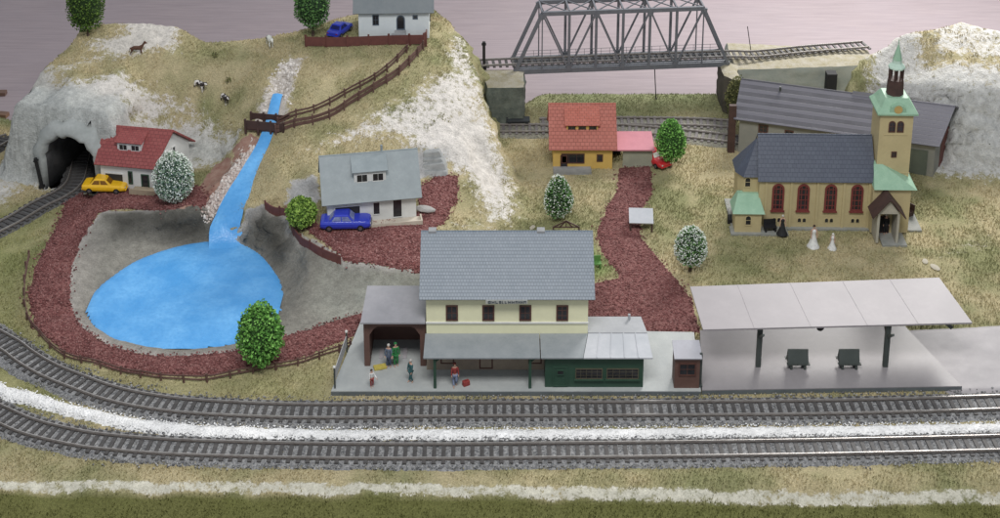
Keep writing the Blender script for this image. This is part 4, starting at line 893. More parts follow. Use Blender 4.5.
# side wing
wx0, wx1 = -.25, .02; hw = cz(-.2,-.12,213); hw2 = cz(-.2, .05, 193)
MB().box(wx0,-.12,.02,wx1,.10,hw).build('wing_wall', M_CH, ch); 
mb = MB(); mb.add([(wx0-.03,-.15,hw),(wx1+.03,-.15,hw),(wx1+.03,.11,hw),(wx0-.03,.11,hw),(wx0+.04,.04,hw2),(wx1-.02,.04,hw2),(wx1-.02,.10,hw2),(wx0+.04,.10,hw2)], [(0,3,2,1),(4,5,6,7),(0,1,5,4),(1,2,6,5),(2,3,7,6),(3,0,4,7)]); mb.build('wing_roof', M_COP, ch)
window(ch, (wx0+wx1)/2+.0, .10, .07, .12, M_CH, y=-.12, cols=1, rows=2, arch=True, bt=.01); window(ch, AX*.55, hn-.13, .07, .12, M_CH, y=.07, cols=1, rows=2, arch=True, bt=.01)
for px in (776, 801, 828, 854):
    x = (G(px, 228, 0)[0]-p.x); window(ch, x, cz(x,0,210), .125, cz(x,0,183.5)-cz(x,0,210), M_CRED, y=0, cols=3, rows=5, arch=True, bt=.020, sill=M_CRED, proud=.012)
    for dx in (-.025,.025): window(ch, x+dx, cz(x,0,222), .042, .055, M_CH, y=0, cols=1, rows=1, arch=True, bt=.005, proud=.004)
for px in (764, 789, 815, 841, 866):
    x = (G(px, 228, 0)[0]-p.x); MB().box(x-.012,-.012,.02,x+.012,.0,hn-.02).build('buttress', M_CH, ch)
mb = MB(); mb.box(wx0-.04,-.16,0,.30,-.0,.022); mb.box(-.0,-.045,.0,LN+.05,DN+.02,.02); mb.box(wx0-.02,-.0,0,0,DN,.019); mb.box(LN+.05,-.34,0,LN+.30,-.045,.021); mb.box(LN+.05,-.045,0,LN+.52,.42,.019); mb.build('base_plate', M_STB, ch)
# tower
tx0 = G(872,228,0)[0]-p.x+.0; tx1 = tx0+.335; ty0, ty1 = .05, .385; tc_ = ((tx0+tx1)/2, (ty0+ty1)/2)
ht = cz(tx0+.17, ty0, 113)
MB().box(tx0,ty0,.02,tx1,ty1,ht).build('tower_wall', M_CH, ch)
for dx in (-.042,.042): window(ch, tc_[0]+dx, cz(tc_[0],ty0,131), .07, .125, M_WBR, y=ty0, cols=2, rows=2, arch=True, bt=.010)
window(ch, tc_[0], cz(tc_[0],ty0,156), .055, .065, M_WBR, y=ty0, cols=2, rows=2, bt=.008)
for py in (134, 172): z_ = cz(tc_[0],ty0,py); MB().box(tx0-.006 if py > 150 else tx0+.05, ty0-.006, z_, tx1+.006 if py > 150 else tx1-.05, ty0+.0, z_+.01).build('string_course', M_CH, ch)
def sq(hw_, z): return [(tc_[0]-hw_,tc_[1]-hw_,z),(tc_[0]+hw_,tc_[1]-hw_,z),(tc_[0]+hw_,tc_[1]+hw_,z),(tc_[0]-hw_,tc_[1]+hw_,z)]
z1 = ht; z2 = cz(*tc_, 92); z3 = cz(*tc_, 79); z4 = cz(*tc_, 66); z5 = cz(*tc_, 58); z6 = cz(*tc_, 43)
MB().loft([sq(.185,z1-.012), sq(.205,z1), sq(.205,z1+.018), sq(.17,z1+.06), sq(.14,z2-.04), sq(.115,z2)]).build('tower_roof', M_COP, ch)
mb = MB(); tp_ = tc_[1]-.195
mb.prism([(tc_[0]-.09,tp_,z1+.015),(tc_[0]+.09,tp_,z1+.015),(tc_[0]+.07,tp_,z1+.09),(tc_[0],tp_,z1+.12),(tc_[0]-.07,tp_,z1+.09)], (0,.10,0)); ck = mb.build('clock_gable', M_COP, ch)
MB().cyl((tc_[0],tp_,z1+.062),(tc_[0],tp_-.008,z1+.062),.042,n=20).build('clock_face', mat('clock_gold', (.50,.36,.13), (.4,.28,.1), 20, .5), ck)
oc = lambda r, z: [(tc_[0]+r*math.cos(math.pi*(k+.5)/4), tc_[1]+r*math.sin(math.pi*(k+.5)/4), z) for k in range(8)]
MB().loft([oc(.10,z2-.03), oc(.088,z2+.01), oc(.082,z3)]).build('lantern_base', M_DKBR, ch)
mb = MB()
for k in range(8): a = math.pi*(k+.5)/4; mb.cyl((tc_[0]+.07*math.cos(a),tc_[1]+.07*math.sin(a),z3),(tc_[0]+.07*math.cos(a),tc_[1]+.07*math.sin(a),z4),.008,n=6)
mb.cyl((*tc_,z3),(*tc_,z4),.02,n=8); mb.loft([oc(.078,z3-.001),oc(.078,z3+.012)]); mb.build('lantern', M_DKBR, ch)
MB().loft([oc(.088,z4-.004), oc(.086,z4+.012), oc(.05,z4+.05), oc(.045,z4+.08), oc(.05,z4+.085)]).build('lantern_cap', mat('pale_copper', (.48,.62,.53), (.4,.54,.45), 12, .5), ch)
zs = z4+.085; mb = MB().loft([oc(.048,zs), oc(.03,zs+(z6-zs)*.45), oc(.004,z6)]); mb.cyl((*tc_,z6-.01),(*tc_,z6+.05),.004,n=6); mb.build('spire', M_COP, ch)
# vestibule and porch
hv = cz(tx0+.1,-.10,187); hv2 = cz(tx0+.1, ty0, 163)
MB().box(tx0-.05,-.10,.02,tx1-.0,ty0-.001,hv).build('vestibule_wall', M_CH, ch)
mb = MB(); mb.add([(tx0-.05,-.14,hv),(tx1+.05,-.14,hv),(tx1+.05,ty0+.30,hv),(tx0-.05,ty0+.1,hv),(tx0-.03,ty0,hv2),(tx0+.06,ty0,hv2),(tx1+.002,ty0+.12,hv2-.13),(tx0,ty0+.1,hv2)], [(0,1,6,5,4),(1,2,6),(0,4,7,3),(4,5,7),(5,6,2,3,7),(0,3,2,1)]); mb.build('vestibule_roof', M_COP, ch)
px0 = G(873,238,0)[0]-p.x; px1 = px0+.225; py0 = -.30; hp = cz(px0, py0, 213)
mb = MB(); mb.box(px0,py0,.022,px0+.025,-.101,hp); mb.box(px1-.025,py0,.022,px1,-.101,hp); mb.prism([(px0,py0+.002,hp),(px1,py0+.002,hp),((px0+px1)/2,py0+.002,hp+.15)], (0,.02,0)); mb.build('porch_wall', mat('porch_grey', (.42,.40,.33), (.33,.31,.26), 9, .7), ch)
mb = MB(); xm = (px0+px1)/2; slab(mb, (px0-.05,py0-.03,hp-.04),(xm,py0-.03,hp+.165),(xm,-.10,hp+.165),(px0-.05,-.10,hp-.04), .012); slab(mb, (xm,py0-.03,hp+.165),(px1+.05,py0-.03,hp-.04),(px1+.05,-.10,hp-.04),(xm,-.10,hp+.165), .012); mb.build('porch_roof', M_DKBR, ch)
window(ch, xm, .022, .13, .2, M_DKBR, y=-.10, cols=2, rows=1, arch=True, name='door', gm=M_BLK)
# benches by the church
def bench(px, py, z, rz, w, label, m=None):
    b = empty('garden_bench', G(px, py, z), rz, label, 'bench'); m = m or M_DKBR
    MB().box(-w/2,-.03,.045,w/2,.03,.055).build('seat', m, b); MB().box(-w/2,.03,.055,w/2,.038,.12).build('backrest', m, b)
    for x in (-w/2+.015, w/2-.015): MB().box(x-.008,-.028,0,x+.008,.036,.045).build('leg', m, b)
bench(770, 231, .022, .1, .13, 'dark wooden bench on the church base right of the side wing', M_BLK); bench(731, 222, 0, 1.4, .12, 'dark bench standing on the grass at the far left end of the church', M_BLK); bench(907, 214, .019, -.9, .13, 'brown bench on the church base right of the tower')
# grey table-roofed cart / notice lectern by the road
r = empty('roadside_shelter', G(641, 231, 0), -.05, 'small open wooden roadside stand with sloping grey-lilac roof near the red road', 'stand')
mb = MB(); slab(mb, (-.125,-.03,.10),(.125,-.03,.10),(.125,.17,.16),(-.125,.17,.16), .012); mb.build('roof', M_ZINC, r)
for x, y in ((-.11,-.01),(.11,-.01),(-.11,.15),(.11,.15)): MB().box(x-.01,y-.01,0,x+.01,y+.01,.10+.3*(y+.03)).build('post', M_DKBR, r)
MB().box(-.099,.145,.04,.099,.155,.11).build('back_panel', M_DKBR, r)
# timber truss behind the station roof
r = empty('timber_gable', (G(566, 243, 0)), 0, 'small dark timber roof truss just behind the station ridge', 'truss'); zt = ztop(r.location.x, r.location.y, 221)
mb = MB(); w = .13
for a, b in (((-w,0,zt-.07),(0,0,zt)),((w,0,zt-.07),(0,0,zt)),((-w,0,zt-.07),(w,0,zt-.07)),((0,0,zt-.07),(0,0,zt)),((-w*.5,0,zt-.07),(0,0,zt)),((w*.5,0,zt-.07),(0,0,zt))): mb.bar(a, b, .010, .012)
mb.build('truss', M_DKBR, r)
for x in (-w, w): MB().box(x-.008,-.008,0,x+.008,.008,zt-.065).build('post', M_DKBR, r)
# green bench behind the station
b = empty('garden_bench', at(596, 268), .1, 'green bench on bright grass just right of the station roof', 'bench'); M_LG = mat('leaf_paint', (.10,.24,.06), rough=.6)
MB().box(-.05,-.03,.05,.05,.03,.06).build('seat', M_LG, b); MB().box(-.05,.03,.06,.05,.037,.12).build('backrest', M_LG, b)
for x in (-.04,.04): MB().box(x-.006,-.028,0,x+.006,.036,.05).build('leg', M_LG, b)
# ================================================================== fences
def fence(name, pts, label, h, m, step=.2, rails=2, board=False, pw=.016, lift=0, cat='fence', zf=None, cap=False, rh_=.014):
    c = spline(pts, .02); z = samp(ZD, c[:, 0], c[:, 1]) if c.shape[1] == 2 else c[:, 2]
    z = np.convolve(np.pad(z, 4, mode='edge'), np.ones(9)/9, 'valid')+lift
    r = empty(name, (c[0][0], c[0][1], z[0]), 0, label, cat); o = np.array(r.location); P = np.column_stack([c[:, :2], z])-o
    sp_ = max(1, int(step/.02)); ids = list(range(0, len(P), sp_)); ids = ids if ids[-1] > len(P)-sp_*.5 else ids+[len(P)-1]
    first = None
    for i in ids[:99]:
        if first is None: first = MB().box(-pw/2,-pw/2,-.03,pw/2,pw/2,h*1.12).build('post', m, r); q = first
        else: q = first.copy(); COL.objects.link(q)
        q.location = P[i]; q.rotation_euler = (RNG.normal()*.03, RNG.normal()*.04, RNG.random())
    if board: sweep(MB(), P, 0, .010, .0, h*.94).build('board_panel', m, r)
    else:
        for k in range(rails):
            z0 = h*(.9-k*.42) if rails > 1 else h*.8; Q = P.copy(); Q[:, 2] += .004*np.sin(np.arange(len(Q))*.3+k); sweep(MB(), Q, pw*.6, .007, z0-rh_, z0).build('rail', m, r)
    return r
M_FNC = mat('fence_brown', (.095,.05,.042), (.14,.08,.068), 18, .7); M_FRD = mat('fence_redbrown', (.15,.055,.045), (.11,.04,.035), 18, .65)
A2 = lambda *pp: [at(*q)[:2] for q in pp]
fence('rail_fence', A2((29,258),(24,290),(28,322),(48,347),(80,363),(120,374),(165,381),(215,381),(250,374),(290,368),(325,358),(352,348)), 'low brown rail fence along the outer edge of the pond path', .075, M_FNC, .21)
fence('palisade_fence', A2((266,209),(280,216),(290,224),(297,240),(312,251),(325,259),(341,265)), 'reddish brown board fence on the bank between pond and blue car', .10, M_FRD, .19, board=True)
fence('palisade_fence', [G(*q,1.08)[:2]+(1.08,) for q in ((306,46),(340,46.5),(380,45),(424,44))], 'dark red board fence in front of the hilltop house', .12, M_FRD, .25, board=True, pw=.02)
fence('palisade_fence', [G(*q,1.07)[:2]+(1.07,) for q in ((426,44),(428,30),(429,16),(430,4))], 'dark red board fence running back right of the hilltop house', .13, M_FRD, .25, board=True, pw=.02)
lo = [(276,136,.64),(318,124,.76),(355,104,.86),(385,86,.94),(408,68,1.0),(424,50,1.05)]; hi = [(278,127,.66),(312,114,.78),(346,97,.88),(378,79,.96),(398,62,1.02),(410,50,1.06)]
fence('plank_fence', A2(*[(a, b) for a, b, c in lo]), 'dark brown fence on the lower side of the hillside footpath', .115, M_FNC, .2, rails=2, rh_=.036)
fence('plank_fence', A2(*[(a, b) for a, b, c in hi]), 'dark brown fence on the upper side of the hillside footpath', .095, M_FNC, .2, rails=2, rh_=.02)
p = Vector(at(249, 136)); q = Vector(at(279, 133)); zb_ = max(p.z, q.z, .62)+.02
fb = empty('footbridge', (p.x, p.y, zb_), math.atan2(q.y-p.y, q.x-p.x), 'dark brown plank footbridge crossing the blue stream', 'footbridge'); w = (q-p).length+.06
MB().box(-.04,0,-.02,w,.17,.0).build('deck', M_FNC, fb)
for y in (-.012, .172):
    mb = MB(); mb.box(-.04,y-.006,.005,w,y+.006,.10)
    for k in range(4): mb.box(-.04+k*(w+.02)/3, y-.012, -.06, -.02+k*(w+.02)/3, y+.012, .115)
    mb.build('parapet', M_DKBR, fb)
r = empty('platform_railing', G(335,388,ZP), 0, 'small white panel railing with capped posts at the platform left end', 'railing'); q = Vector(G(347,352,ZP))-Vector(G(335,388,ZP)); q.z = 0
for t in (0, 1): o_ = MB().box(-.007,-.007,0,.007,.007,.2).build('post', M_DGR, r); o_.location = q*t; c_ = MB().lathe([(.006,.2),(.013,.207),(.013,.218),(.005,.226)], n=10).build('post_cap', M_WHT2, o_)
mb = MB(); mb.prism([q*.06+Vector((0,0,.08)), q*.94+Vector((0,0,.08)), q*.94+Vector((0,0,.185)), q*.06+Vector((0,0,.185))], (.006,0,0)); mb.build('panel', mat('panel_grey', (.5,.5,.5), (.36,.36,.37), 30, .5), r)
mb = MB(); 
# ================================================================== trees
def foliage(name, c, rx, ry, rz_, n, size, m, parent, seed=0, shell=.55, egg=0., lean=0):
    g = np.random.default_rng(seed); d = g.normal(size=(n, 3)); d /= np.linalg.norm(d, axis=1)[:, None]
    rad = shell+(1-shell)*g.random(n)**.45; rad *= .90+.22*(fbm(d[:, 0]*2+seed, d[:, 1]*2+d[:, 2]*1.7, 2, 3, seed)); p = d*rad[:, None]*np.array([rx, ry, rz_])
    if egg: p[:, :2] *= (1-egg*p[:, 2:3]/rz_)
    p += np.array(c)
    a = g.normal(size=(n, 3)); a /= np.linalg.norm(a, axis=1)[:, None]; a = a*.8+d*.3; b = np.cross(a, g.normal(size=(n, 3))); b /= np.linalg.norm(b, axis=1)[:, None]
    s = (size*(.6+.8*g.random(n)))[:, None]; v = np.stack([p-a*s-b*s*.2, p+b*s*.55, p+a*s+b*s*.1, p-b*s*.6], 1)
    return npmesh(name, v.reshape(-1, 3), np.arange(4*n).reshape(-1, 4), m, parent)
LEAF = {'green': islandmat('leaf_green', [(.04,.11,.02),(.09,.24,.045),(.17,.40,.08),(.28,.55,.14)]), 'lime': islandmat('leaf_lime', [(.09,.17,.03),(.20,.34,.06),(.34,.48,.11)]), 'dark': islandmat('leaf_dark', [(.035,.085,.03),(.08,.18,.05),(.15,.30,.09)]),
 'grey': islandmat('leaf_grey', [(.10,.17,.12),(.18,.27,.18),(.30,.40,.28)]), 'white': islandmat('blossom', [(.60,.68,.60),(.74,.78,.72),(.85,.87,.84)]), 'pine': islandmat('leaf_pine', [(.025,.055,.012),(.06,.12,.02),(.14,.22,.04)]), 'moss': islandmat('leaf_moss', [(.05,.06,.02),(.13,.14,.05),(.25,.24,.10)])}
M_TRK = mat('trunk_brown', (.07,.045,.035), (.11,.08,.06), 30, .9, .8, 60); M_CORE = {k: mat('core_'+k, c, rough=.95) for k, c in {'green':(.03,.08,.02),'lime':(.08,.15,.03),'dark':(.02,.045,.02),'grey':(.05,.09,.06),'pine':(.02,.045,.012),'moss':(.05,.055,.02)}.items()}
def tree(px, py, pyt, wpx, kind, label, cat='tree', name='tree', trunk=.12, n=2600, size=.016, fl=0, z=None, egg=.12, seed=0, base=None):
    p = Vector(at(px, py)) if z is None else Vector(G(px, py, z)); p = Vector(base) if base else p
    zt = ztop(p.x, p.y, pyt); k = (Vector(G(px+1, py, p.z))-Vector(G(px, py, p.z))).x; rx = wpx/2*k; hh = zt-p.z
    r = empty(name, p, 0, label, cat); cz_ = hh*trunk; ry = (hh-cz_)/2; c = (0, 0, cz_+ry)
    mb = MB(); mb.cyl((0,0,-.02),(.004,.002,cz_*.7),.022,.014,8); mb.cyl((.004,.002,cz_*.7),(0,0,cz_+ry*1.1),.014,.006,8)
    for j in range(5): a = j*1.3; mb.cyl((0,0,cz_*.8+j*.02),(rx*.5*math.cos(a),rx*.5*math.sin(a),cz_+ry*(.6+.15*j)),.007,.003,6)
    mb.build('trunk', M_TRK, r)
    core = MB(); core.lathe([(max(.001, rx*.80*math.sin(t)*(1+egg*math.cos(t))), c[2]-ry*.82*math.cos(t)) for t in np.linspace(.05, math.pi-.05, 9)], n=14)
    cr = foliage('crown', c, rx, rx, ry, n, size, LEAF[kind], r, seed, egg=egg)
    core.build('inner_twigs', M_CORE[kind], cr, smooth=True)  # solid dark core added to block the gaps between leaves
    if fl: foliage('blossoms', (c[0], c[1], c[2]+ry*.05), rx*1.02, rx*1.02, ry*1.02, fl, size*.62, LEAF['white'], cr, seed+50, shell=.9, egg=egg)
    return r
tree(262, 366, 303, 46, 'green', 'dense bright green bush in front of the blue pond', 'bush', 'round_bush', .05, 4200, .016, seed=1)
tree(175, 205, 154, 39, 'grey', 'white-blossomed round tree right of the red roofed house', trunk=.10, fl=2600, n=2400, seed=2, z=.14)
tree(302, 227, 197, 31, 'lime', 'yellow-green round bush left of the blue car', 'bush', 'round_bush', .06, 2200, seed=3, z=.31)
tree(558, 219, 176, 28, 'dark', 'dark green cone tree dusted with white in front of the yellow house', trunk=.06, fl=1100, n=2400, size=.014, egg=.3, seed=4)
tree(690, 271, 228, 32, 'dark', 'white-blossomed small tree standing alone on the grass above the shelter roof', trunk=.14, fl=2400, n=2000, size=.014, seed=5)
tree(670, 168, 119, 30, 'green', 'bright green egg-shaped tree beside the red car and carport', trunk=.16, n=3000, size=.014, seed=6, egg=.2)
tree(313, 36, -20, 36, 'dark', 'round dark green tree at the top left of the hilltop fence', trunk=.16, n=3200, size=.015, seed=7)
tree(88, 36, -30, 38, 'pine', 'dark conifer bush on the far left hilltop at the upper edge', trunk=.06, n=3600, size=.015, seed=8, egg=.1)
tree(738, 122, 76, 26, 'moss', 'scrubby olive shrub between the dark pier and the barn roof', 'shrub', 'shrub', .05, n=1600, size=.014, seed=9, base=G(737,121,0))
M_PST = mat('pale_pebble', (.50,.46,.38), (.36,.33,.26), 30, .9)
# little scraps of twig on the slope and white debris on the grass
for px, py, lb in ((215,58,'dark twig tuft on the upper slope above the cows'),(228,83,'dark upright twig beside the right cow')):
    r = empty('twig_tuft', at(px, py), 0, lb, 'twig'); foliage('leaves', (0,0,.03), .035, .03, .045, 60, .012, LEAF['moss'], r, int(px)); MB().cyl((0,0,-.01),(.01,0,.07),.004,.002,6).build('stem', M_TRK, r)
for px, py, s, lb in ((935,268,.065,'flat pale stone lying on the grass behind the shelter roof'),(925,262,.05,'small pale stone beside the flat one on the grass'),(422,241,.05,'pale little stone on the grass left of the station ridge'),(532,228,.05,'tiny white stone just above the station ridge')):
    o = MB().lathe([(.3,0),(.9,.1),(1,.3),(.6,.5),(.1,.6)], n=9).build('stone', M_PST, smooth=False); o.location = at(px, py); o.scale = (s, s*.6, s*.5); o.rotation_euler = (0,0,px); tag(o, lb, 'stone')
# ================================================================== cars
def paint(name, c):
    m, nt, b = newmat(name); b.inputs['Base Color'].default_value = (*c, 1); b.inputs['Roughness'].default_value = .3; b.inputs['Coat Weight'].default_value = .4
    nt.links.new(mixc(nt, ramp(nt, noise(nt, 40, 3), .4, .65, 0, .25), c, tuple(v*.6 for v in c)), b.inputs['Base Color']); return m
M_TYR = mat('tyre', (.012,.012,.012), rough=.8); M_RIM = mat('rim', (.35,.35,.36), rough=.3, metal=.8); M_LMP = mat('lamp_glass', (.65,.65,.6), rough=.2); M_TAIL = mat('tail_red', (.3,.02,.02), rough=.3)
def car(p, rz, L, W, Hh, m, label, old=False, glass=None, gtint=None):
    r = empty('parked_car', p, rz, label, 'car'); k = Hh; zb = k*.17; zbelt = k*.62; wh = k*.20
    st_ = [(-.5,.30,.50,.80),(-.485,.20,.58,.92),(-.42,.17,.61,.97),(-.25,.16,.62,1),(0,.16,.62,1),(.2,.16,.615,1),(.40,.17,.575 if not old else .60,.96),(.475,.20,.52 if not old else .56,.90),(.5,.28,.44 if not old else .48,.78)]
    R = []
    for x, a, b, w in st_:
        w = w*W/2; a *= k; b *= k; q = [(-w*.90,a),(-w,a+(b-a)*.35),(-w*.985,a+(b-a)*.72),(-w*.88,b),(-w*.4,b+.012*k),(w*.4,b+.012*k),(w*.88,b),(w*.985,a+(b-a)*.72),(w,a+(b-a)*.35),(w*.90,a)]
        R.append([(x*L, y, z) for y, z in q])
    MB().loft(R).build('body', m, r, smooth=False, bevel=.0025)
    c0 = [(-.33,-.88),(.19,-.88),(.19,.88),(-.33,.88)]; c1 = [(-.21,-.70),(.05,-.70),(.05,.70),(-.21,.70)] if not old else [(-.22,-.72),(.07,-.72),(.07,.72),(-.22,.72)]
    B = [Vector((x*L, y*W/2, zbelt-.004)) for x, y in c0]; T = [Vector((x*L, y*W/2, k*.965)) for x, y in c1]; cab = MB().loft([[tuple(v) for v in B], [tuple(v) for v in T], [tuple(Vector((v.x*.9-.02*L*.1, v.y*.8, k))) for v in T]]).build('cabin', m, r, bevel=.002)
    g = glass or M_GLS
    for i in range(4):
        a, b, c, d = B[i], B[(i+1) % 4], T[(i+1) % 4], T[i]; nrm = (b-a).cross(d-a).normalized()
        bl_ = lambda u, v: (a*(1-u)+b*u)*(1-v)+(d*(1-u)+c*u)*v+nrm*.0012
        for u0, u1 in (((.10,.48),(.53,.90)) if i in (0, 2) else ((.10,.90),)):
            MB().prism([bl_(u0,.16), bl_(u1,.16), bl_(u1,.86), bl_(u0,.86)], nrm*.001).build('car_window' if i in (0,2) else 'windscreen', g, cab)
    for x in (-.32, .30):
        for s in (-1, 1):
            w = MB().cyl((x*L, s*(W/2-.028), wh), (x*L, s*(W/2+.001), wh), wh, n=18).build('wheel', M_TYR, r); MB().cyl((x*L, s*(W/2+.001), wh), (x*L, s*(W/2+.004), wh), wh*.55, n=14).build('rim', M_RIM if not gtint else m, w)
    for s in (-1, 1):
        MB().cyl((.493*L, s*W*.33, k*.42), (.503*L, s*W*.33, k*.42), k*.07, n=12).build('headlight', M_LMP, r); MB().box(-.504*L, s*W*.34-.012, k*.42, -.493*L, s*W*.34+.012, k*.50).build('tail_light', M_TAIL, r)
    for s in (-1, 1): MB().box(s*.5*L-.004, -W*.43, k*.22, s*.5*L+.008 if s > 0 else s*.5*L+.004, W*.43, k*.29).build('bumper', M_RIM if old else m, r, bevel=.002)
    return r
M_CY = paint('yellow_paint', (.85,.50,.02)); M_CB = paint('blue_paint', (.03,.05,.48)); M_CR = paint('red_paint', (.50,.025,.03))
amber = mat('amber_glass', (.24,.11,.01), (.16,.07,.01), 30, .2); bluegl = mat('blue_glass', (.02,.025,.12), rough=.15)
car(tuple(Vector(at(106,191))+Vector((0,0,.016))), -.05, .47, .19, .155, M_CY, 'yellow saloon car parked between the tunnel and the red roofed house', glass=amber)
car(tuple(Vector(at(346,228))+Vector((0,0,.016))), .03, .50, .20, .165, M_CB, 'bright blue saloon car parked in front of the grey roofed house', old=True, glass=mat('pale_glass', (.25,.3,.5), (.1,.12,.3), 30, .15))
car(tuple(Vector(at(340,34))+Vector((0,0,.008))), 1.15, .36, .17, .14, M_CB, 'small blue car on the hilltop left of the white house', glass=bluegl)
car(tuple(Vector(at(654,163))+Vector((0,0,.01))), -.95, .42, .18, .15, M_CR, 'red car half hidden behind the egg-shaped tree and carport', glass=M_LMP)
# ================================================================== people and animals
def skin(name, pts, edges, m, parent, sub=1, root=0):
    me = bpy.data.meshes.new(name); me.from_pydata([p[:3] for p in pts], edges, []); me.materials.append(m)
    o = bpy.data.objects.new(name, me); COL.objects.link(o); o.parent = parent
    md = o.modifiers.new('skin', 'SKIN'); md.use_smooth_shade = True
    for i, p in enumerate(pts):
        d = me.skin_vertices[0].data[i]; q = p[3] if isinstance(p[3], tuple) else (p[3], p[3]); d.radius = q; d.use_root = (i == root)
    s = o.modifiers.new('sub', 'SUBSURF'); s.levels = s.render_levels = sub
    return o
def cloth(name, c): return mat(name, c, tuple(v*.7 for v in c), 40, .75)
M_SKN = cloth('skin', (.55,.34,.25)); M_HRB = cloth('hair_brown', (.05,.03,.02)); M_HRG = cloth('hair_grey', (.55,.53,.5))
def person(p, rz, h, label, top, legs, hair=M_HRB, stride=.03, arms=((.02,0),(.02,0)), gown=None, veil=None, coat=False, skirt=None):
    """faces local -y"""
    h *= 1.15
    r = empty('person', p, rz, label, 'person'); S = lambda *a: [(q[0]*h, q[1]*h, q[2]*h, q[3]*h if not isinstance(q[3], tuple) else (q[3][0]*h, q[3][1]*h)) for q in a]
    V = [(0,0,.52,(.075,.055)),(0,0,.62,(.062,.048)),(0,0,.73,(.078,.052)),(0,.005,.815,.045),(0,0,.855,.028),(0,-.003,.90,.047),(0,-.003,.945,.05),(0,0,.978,.034),(0,-.052,.91,.010)]
    E = [(0,1),(1,2),(2,3),(3,4),(4,5),(5,6),(6,7),(5,8)]; J = {}
    for s, (fwd, out) in zip((-1, 1), arms):
        b = len(V); V += [(s*.095,0,.79,.034),(s*(.125+out*.5),-.02-fwd*.3,.64,.026),(s*(.125+out),-.04-fwd,.50+abs(fwd)*.5,.019),(s*(.127+out),-.05-fwd*1.2,.455+abs(fwd)*.5,(.012,.020))]
        E += [(3,b),(b,b+1),(b+1,b+2),(b+2,b+3)]; J[s] = b
        hx, hy, hz = V[-1][:3]
        for k in range(5):
            a = (k-2)*.010; f = len(V); ln = (.030,.040,.045,.040,.026)[k] if k else .026
            V += [(hx+(-s*.012 if k == 0 else 0), hy+a, hz-ln*.55-(0 if k else -.012), .0065),(hx-s*.006+(-s*.010 if k == 0 else 0), hy+a*1.3-.004, hz-ln-(0 if k else -.012), .005)]
            E += [(b+3,f),(f,f+1)]
    for s in (-1, 1):
        st = stride*s; b = len(V); V += [(s*.045,0,.49,.052),(s*.052,-st*.6-.01,.27,.037),(s*.055,st*.8,.055,.022),(s*.060,st*.8-.02,.022,.020),(s*.065,st*.8-.075,.016,.016)]
        E += [(0,b),(b,b+1),(b+1,b+2),(b+2,b+3),(b+3,b+4)]
        J[2*s] = b
    skin('body', S(*V), E, M_SKN, r)
    g = .010
    if gown is None:
        tv = [V[0][:3]+((.092,.072),), V[1][:3]+((.078,.062),), V[2][:3]+((.092,.066),), V[3][:3]+(.055,)]; te = [(0,1),(1,2),(2,3)]
        for s in (-1, 1):
            b = len(tv); q = J[s]; tv += [V[q][:3]+(.044,), V[q+1][:3]+(.036,), V[q+2][:3]+(.027,)]; te += [(3,b),(b,b+1),(b+1,b+2)]
        if coat: tv.append((0,0,.36,(.10,.085))); te.append((0,len(tv)-1))
        skin('jacket', S(*tv), te, top, r)
        if skirt: MB().lathe([(.085*h,.54*h),(.115*h,.40*h),(.135*h,.26*h)][::-1], n=14).build('skirt', skirt, r, smooth=True)
        lv = [V[0][:3]+((.088,.066),)]; le = []
        for s in (-1, 1):
            b = len(lv); q = J[2*s]; lv += [V[q][:3]+(.062,), V[q+1][:3]+(.048,), V[q+2][:2]+(.075,.034)]; le += [(0,b),(b,b+1),(b+1,b+2)]
        skin('trousers', S(*lv), le, legs, r)
    else:
        MB().lathe([(.21,.0),(.20,.03),(.15,.16),(.11,.34),(.075,.52),(.062,.60),(.085,.70),(.085,.78),(.04,.83)] and [(a*h, b*h) for a, b in [(.27,.005),(.26,.03),(.19,.16),(.13,.34),(.09,.52),(.066,.60),(.088,.70),(.088,.77),(.04,.825)]], n=18).build('gown', gown, r, smooth=True)
    MB().lathe([(a*h, b*h) for a, b in [(.052,.915),(.060,.945),(.055,.98),(.03,1.003),(.004,1.008)]], c=(0,.012*h,0), n=12).build('hair', hair, r, smooth=True)
    if veil: MB().lathe([(a*h, b*h) for a, b in [(.10,.60),(.085,.78),(.068,.92),(.03,.99)]], c=(0,.035*h,0), n=12).build('veil', veil, r, smooth=True)
    return r
C_WH = cloth('white_cloth', (.78,.78,.76)); C_BK = cloth('black_cloth', (.02,.02,.022)); C_NV = cloth('navy_cloth', (.06,.08,.13)); C_GN = cloth('green_cloth', (.03,.20,.06)); C_TL = cloth('teal_cloth', (.04,.12,.13)); C_RD = cloth('red_cloth', (.30,.05,.045)); C_BL = cloth('jeans_cloth', (.20,.24,.36)); C_GY = cloth('greyblue_cloth', (.13,.16,.22)); C_YL = cloth('yellow_cloth', (.55,.45,.10))
person(at(813,247), .1, .215, 'person in a long white bridal gown standing on the grass before the church', C_WH, C_WH, gown=C_WH, veil=None)
person(at(832,249), -.4, .155, 'shorter person in white dress and veil right of the bridal gown', C_WH, C_WH, gown=C_WH, veil=C_WH, hair=C_WH)
person(G(782,234,.022), 0, .19, 'person in black robe with pale hair beside the bench at the church wall', C_BK, C_BK, hair=M_HRG, gown=C_BK)
person(G(885,234,.022), 0, .20, 'person in black clothes standing in the open church porch', C_BK, C_BK, hair=M_HRG, coat=True)
person(G(903,219,.020), .5, .14, 'person in brown clothes by the bench right of the church tower', M_BRN, C_BK, hair=M_HRB, coat=True)
person(G(372,387,ZP), .5, .155, 'child in white shirt and dark shorts at the left end of the platform', C_WH, C_RD, arms=((.02,0),(.16,.05)))
person(G(389,367,ZP), -.2, .205, 'person with white hair and grey-blue coat next to the green clad person', C_GY, C_NV, hair=M_HRG, coat=True)
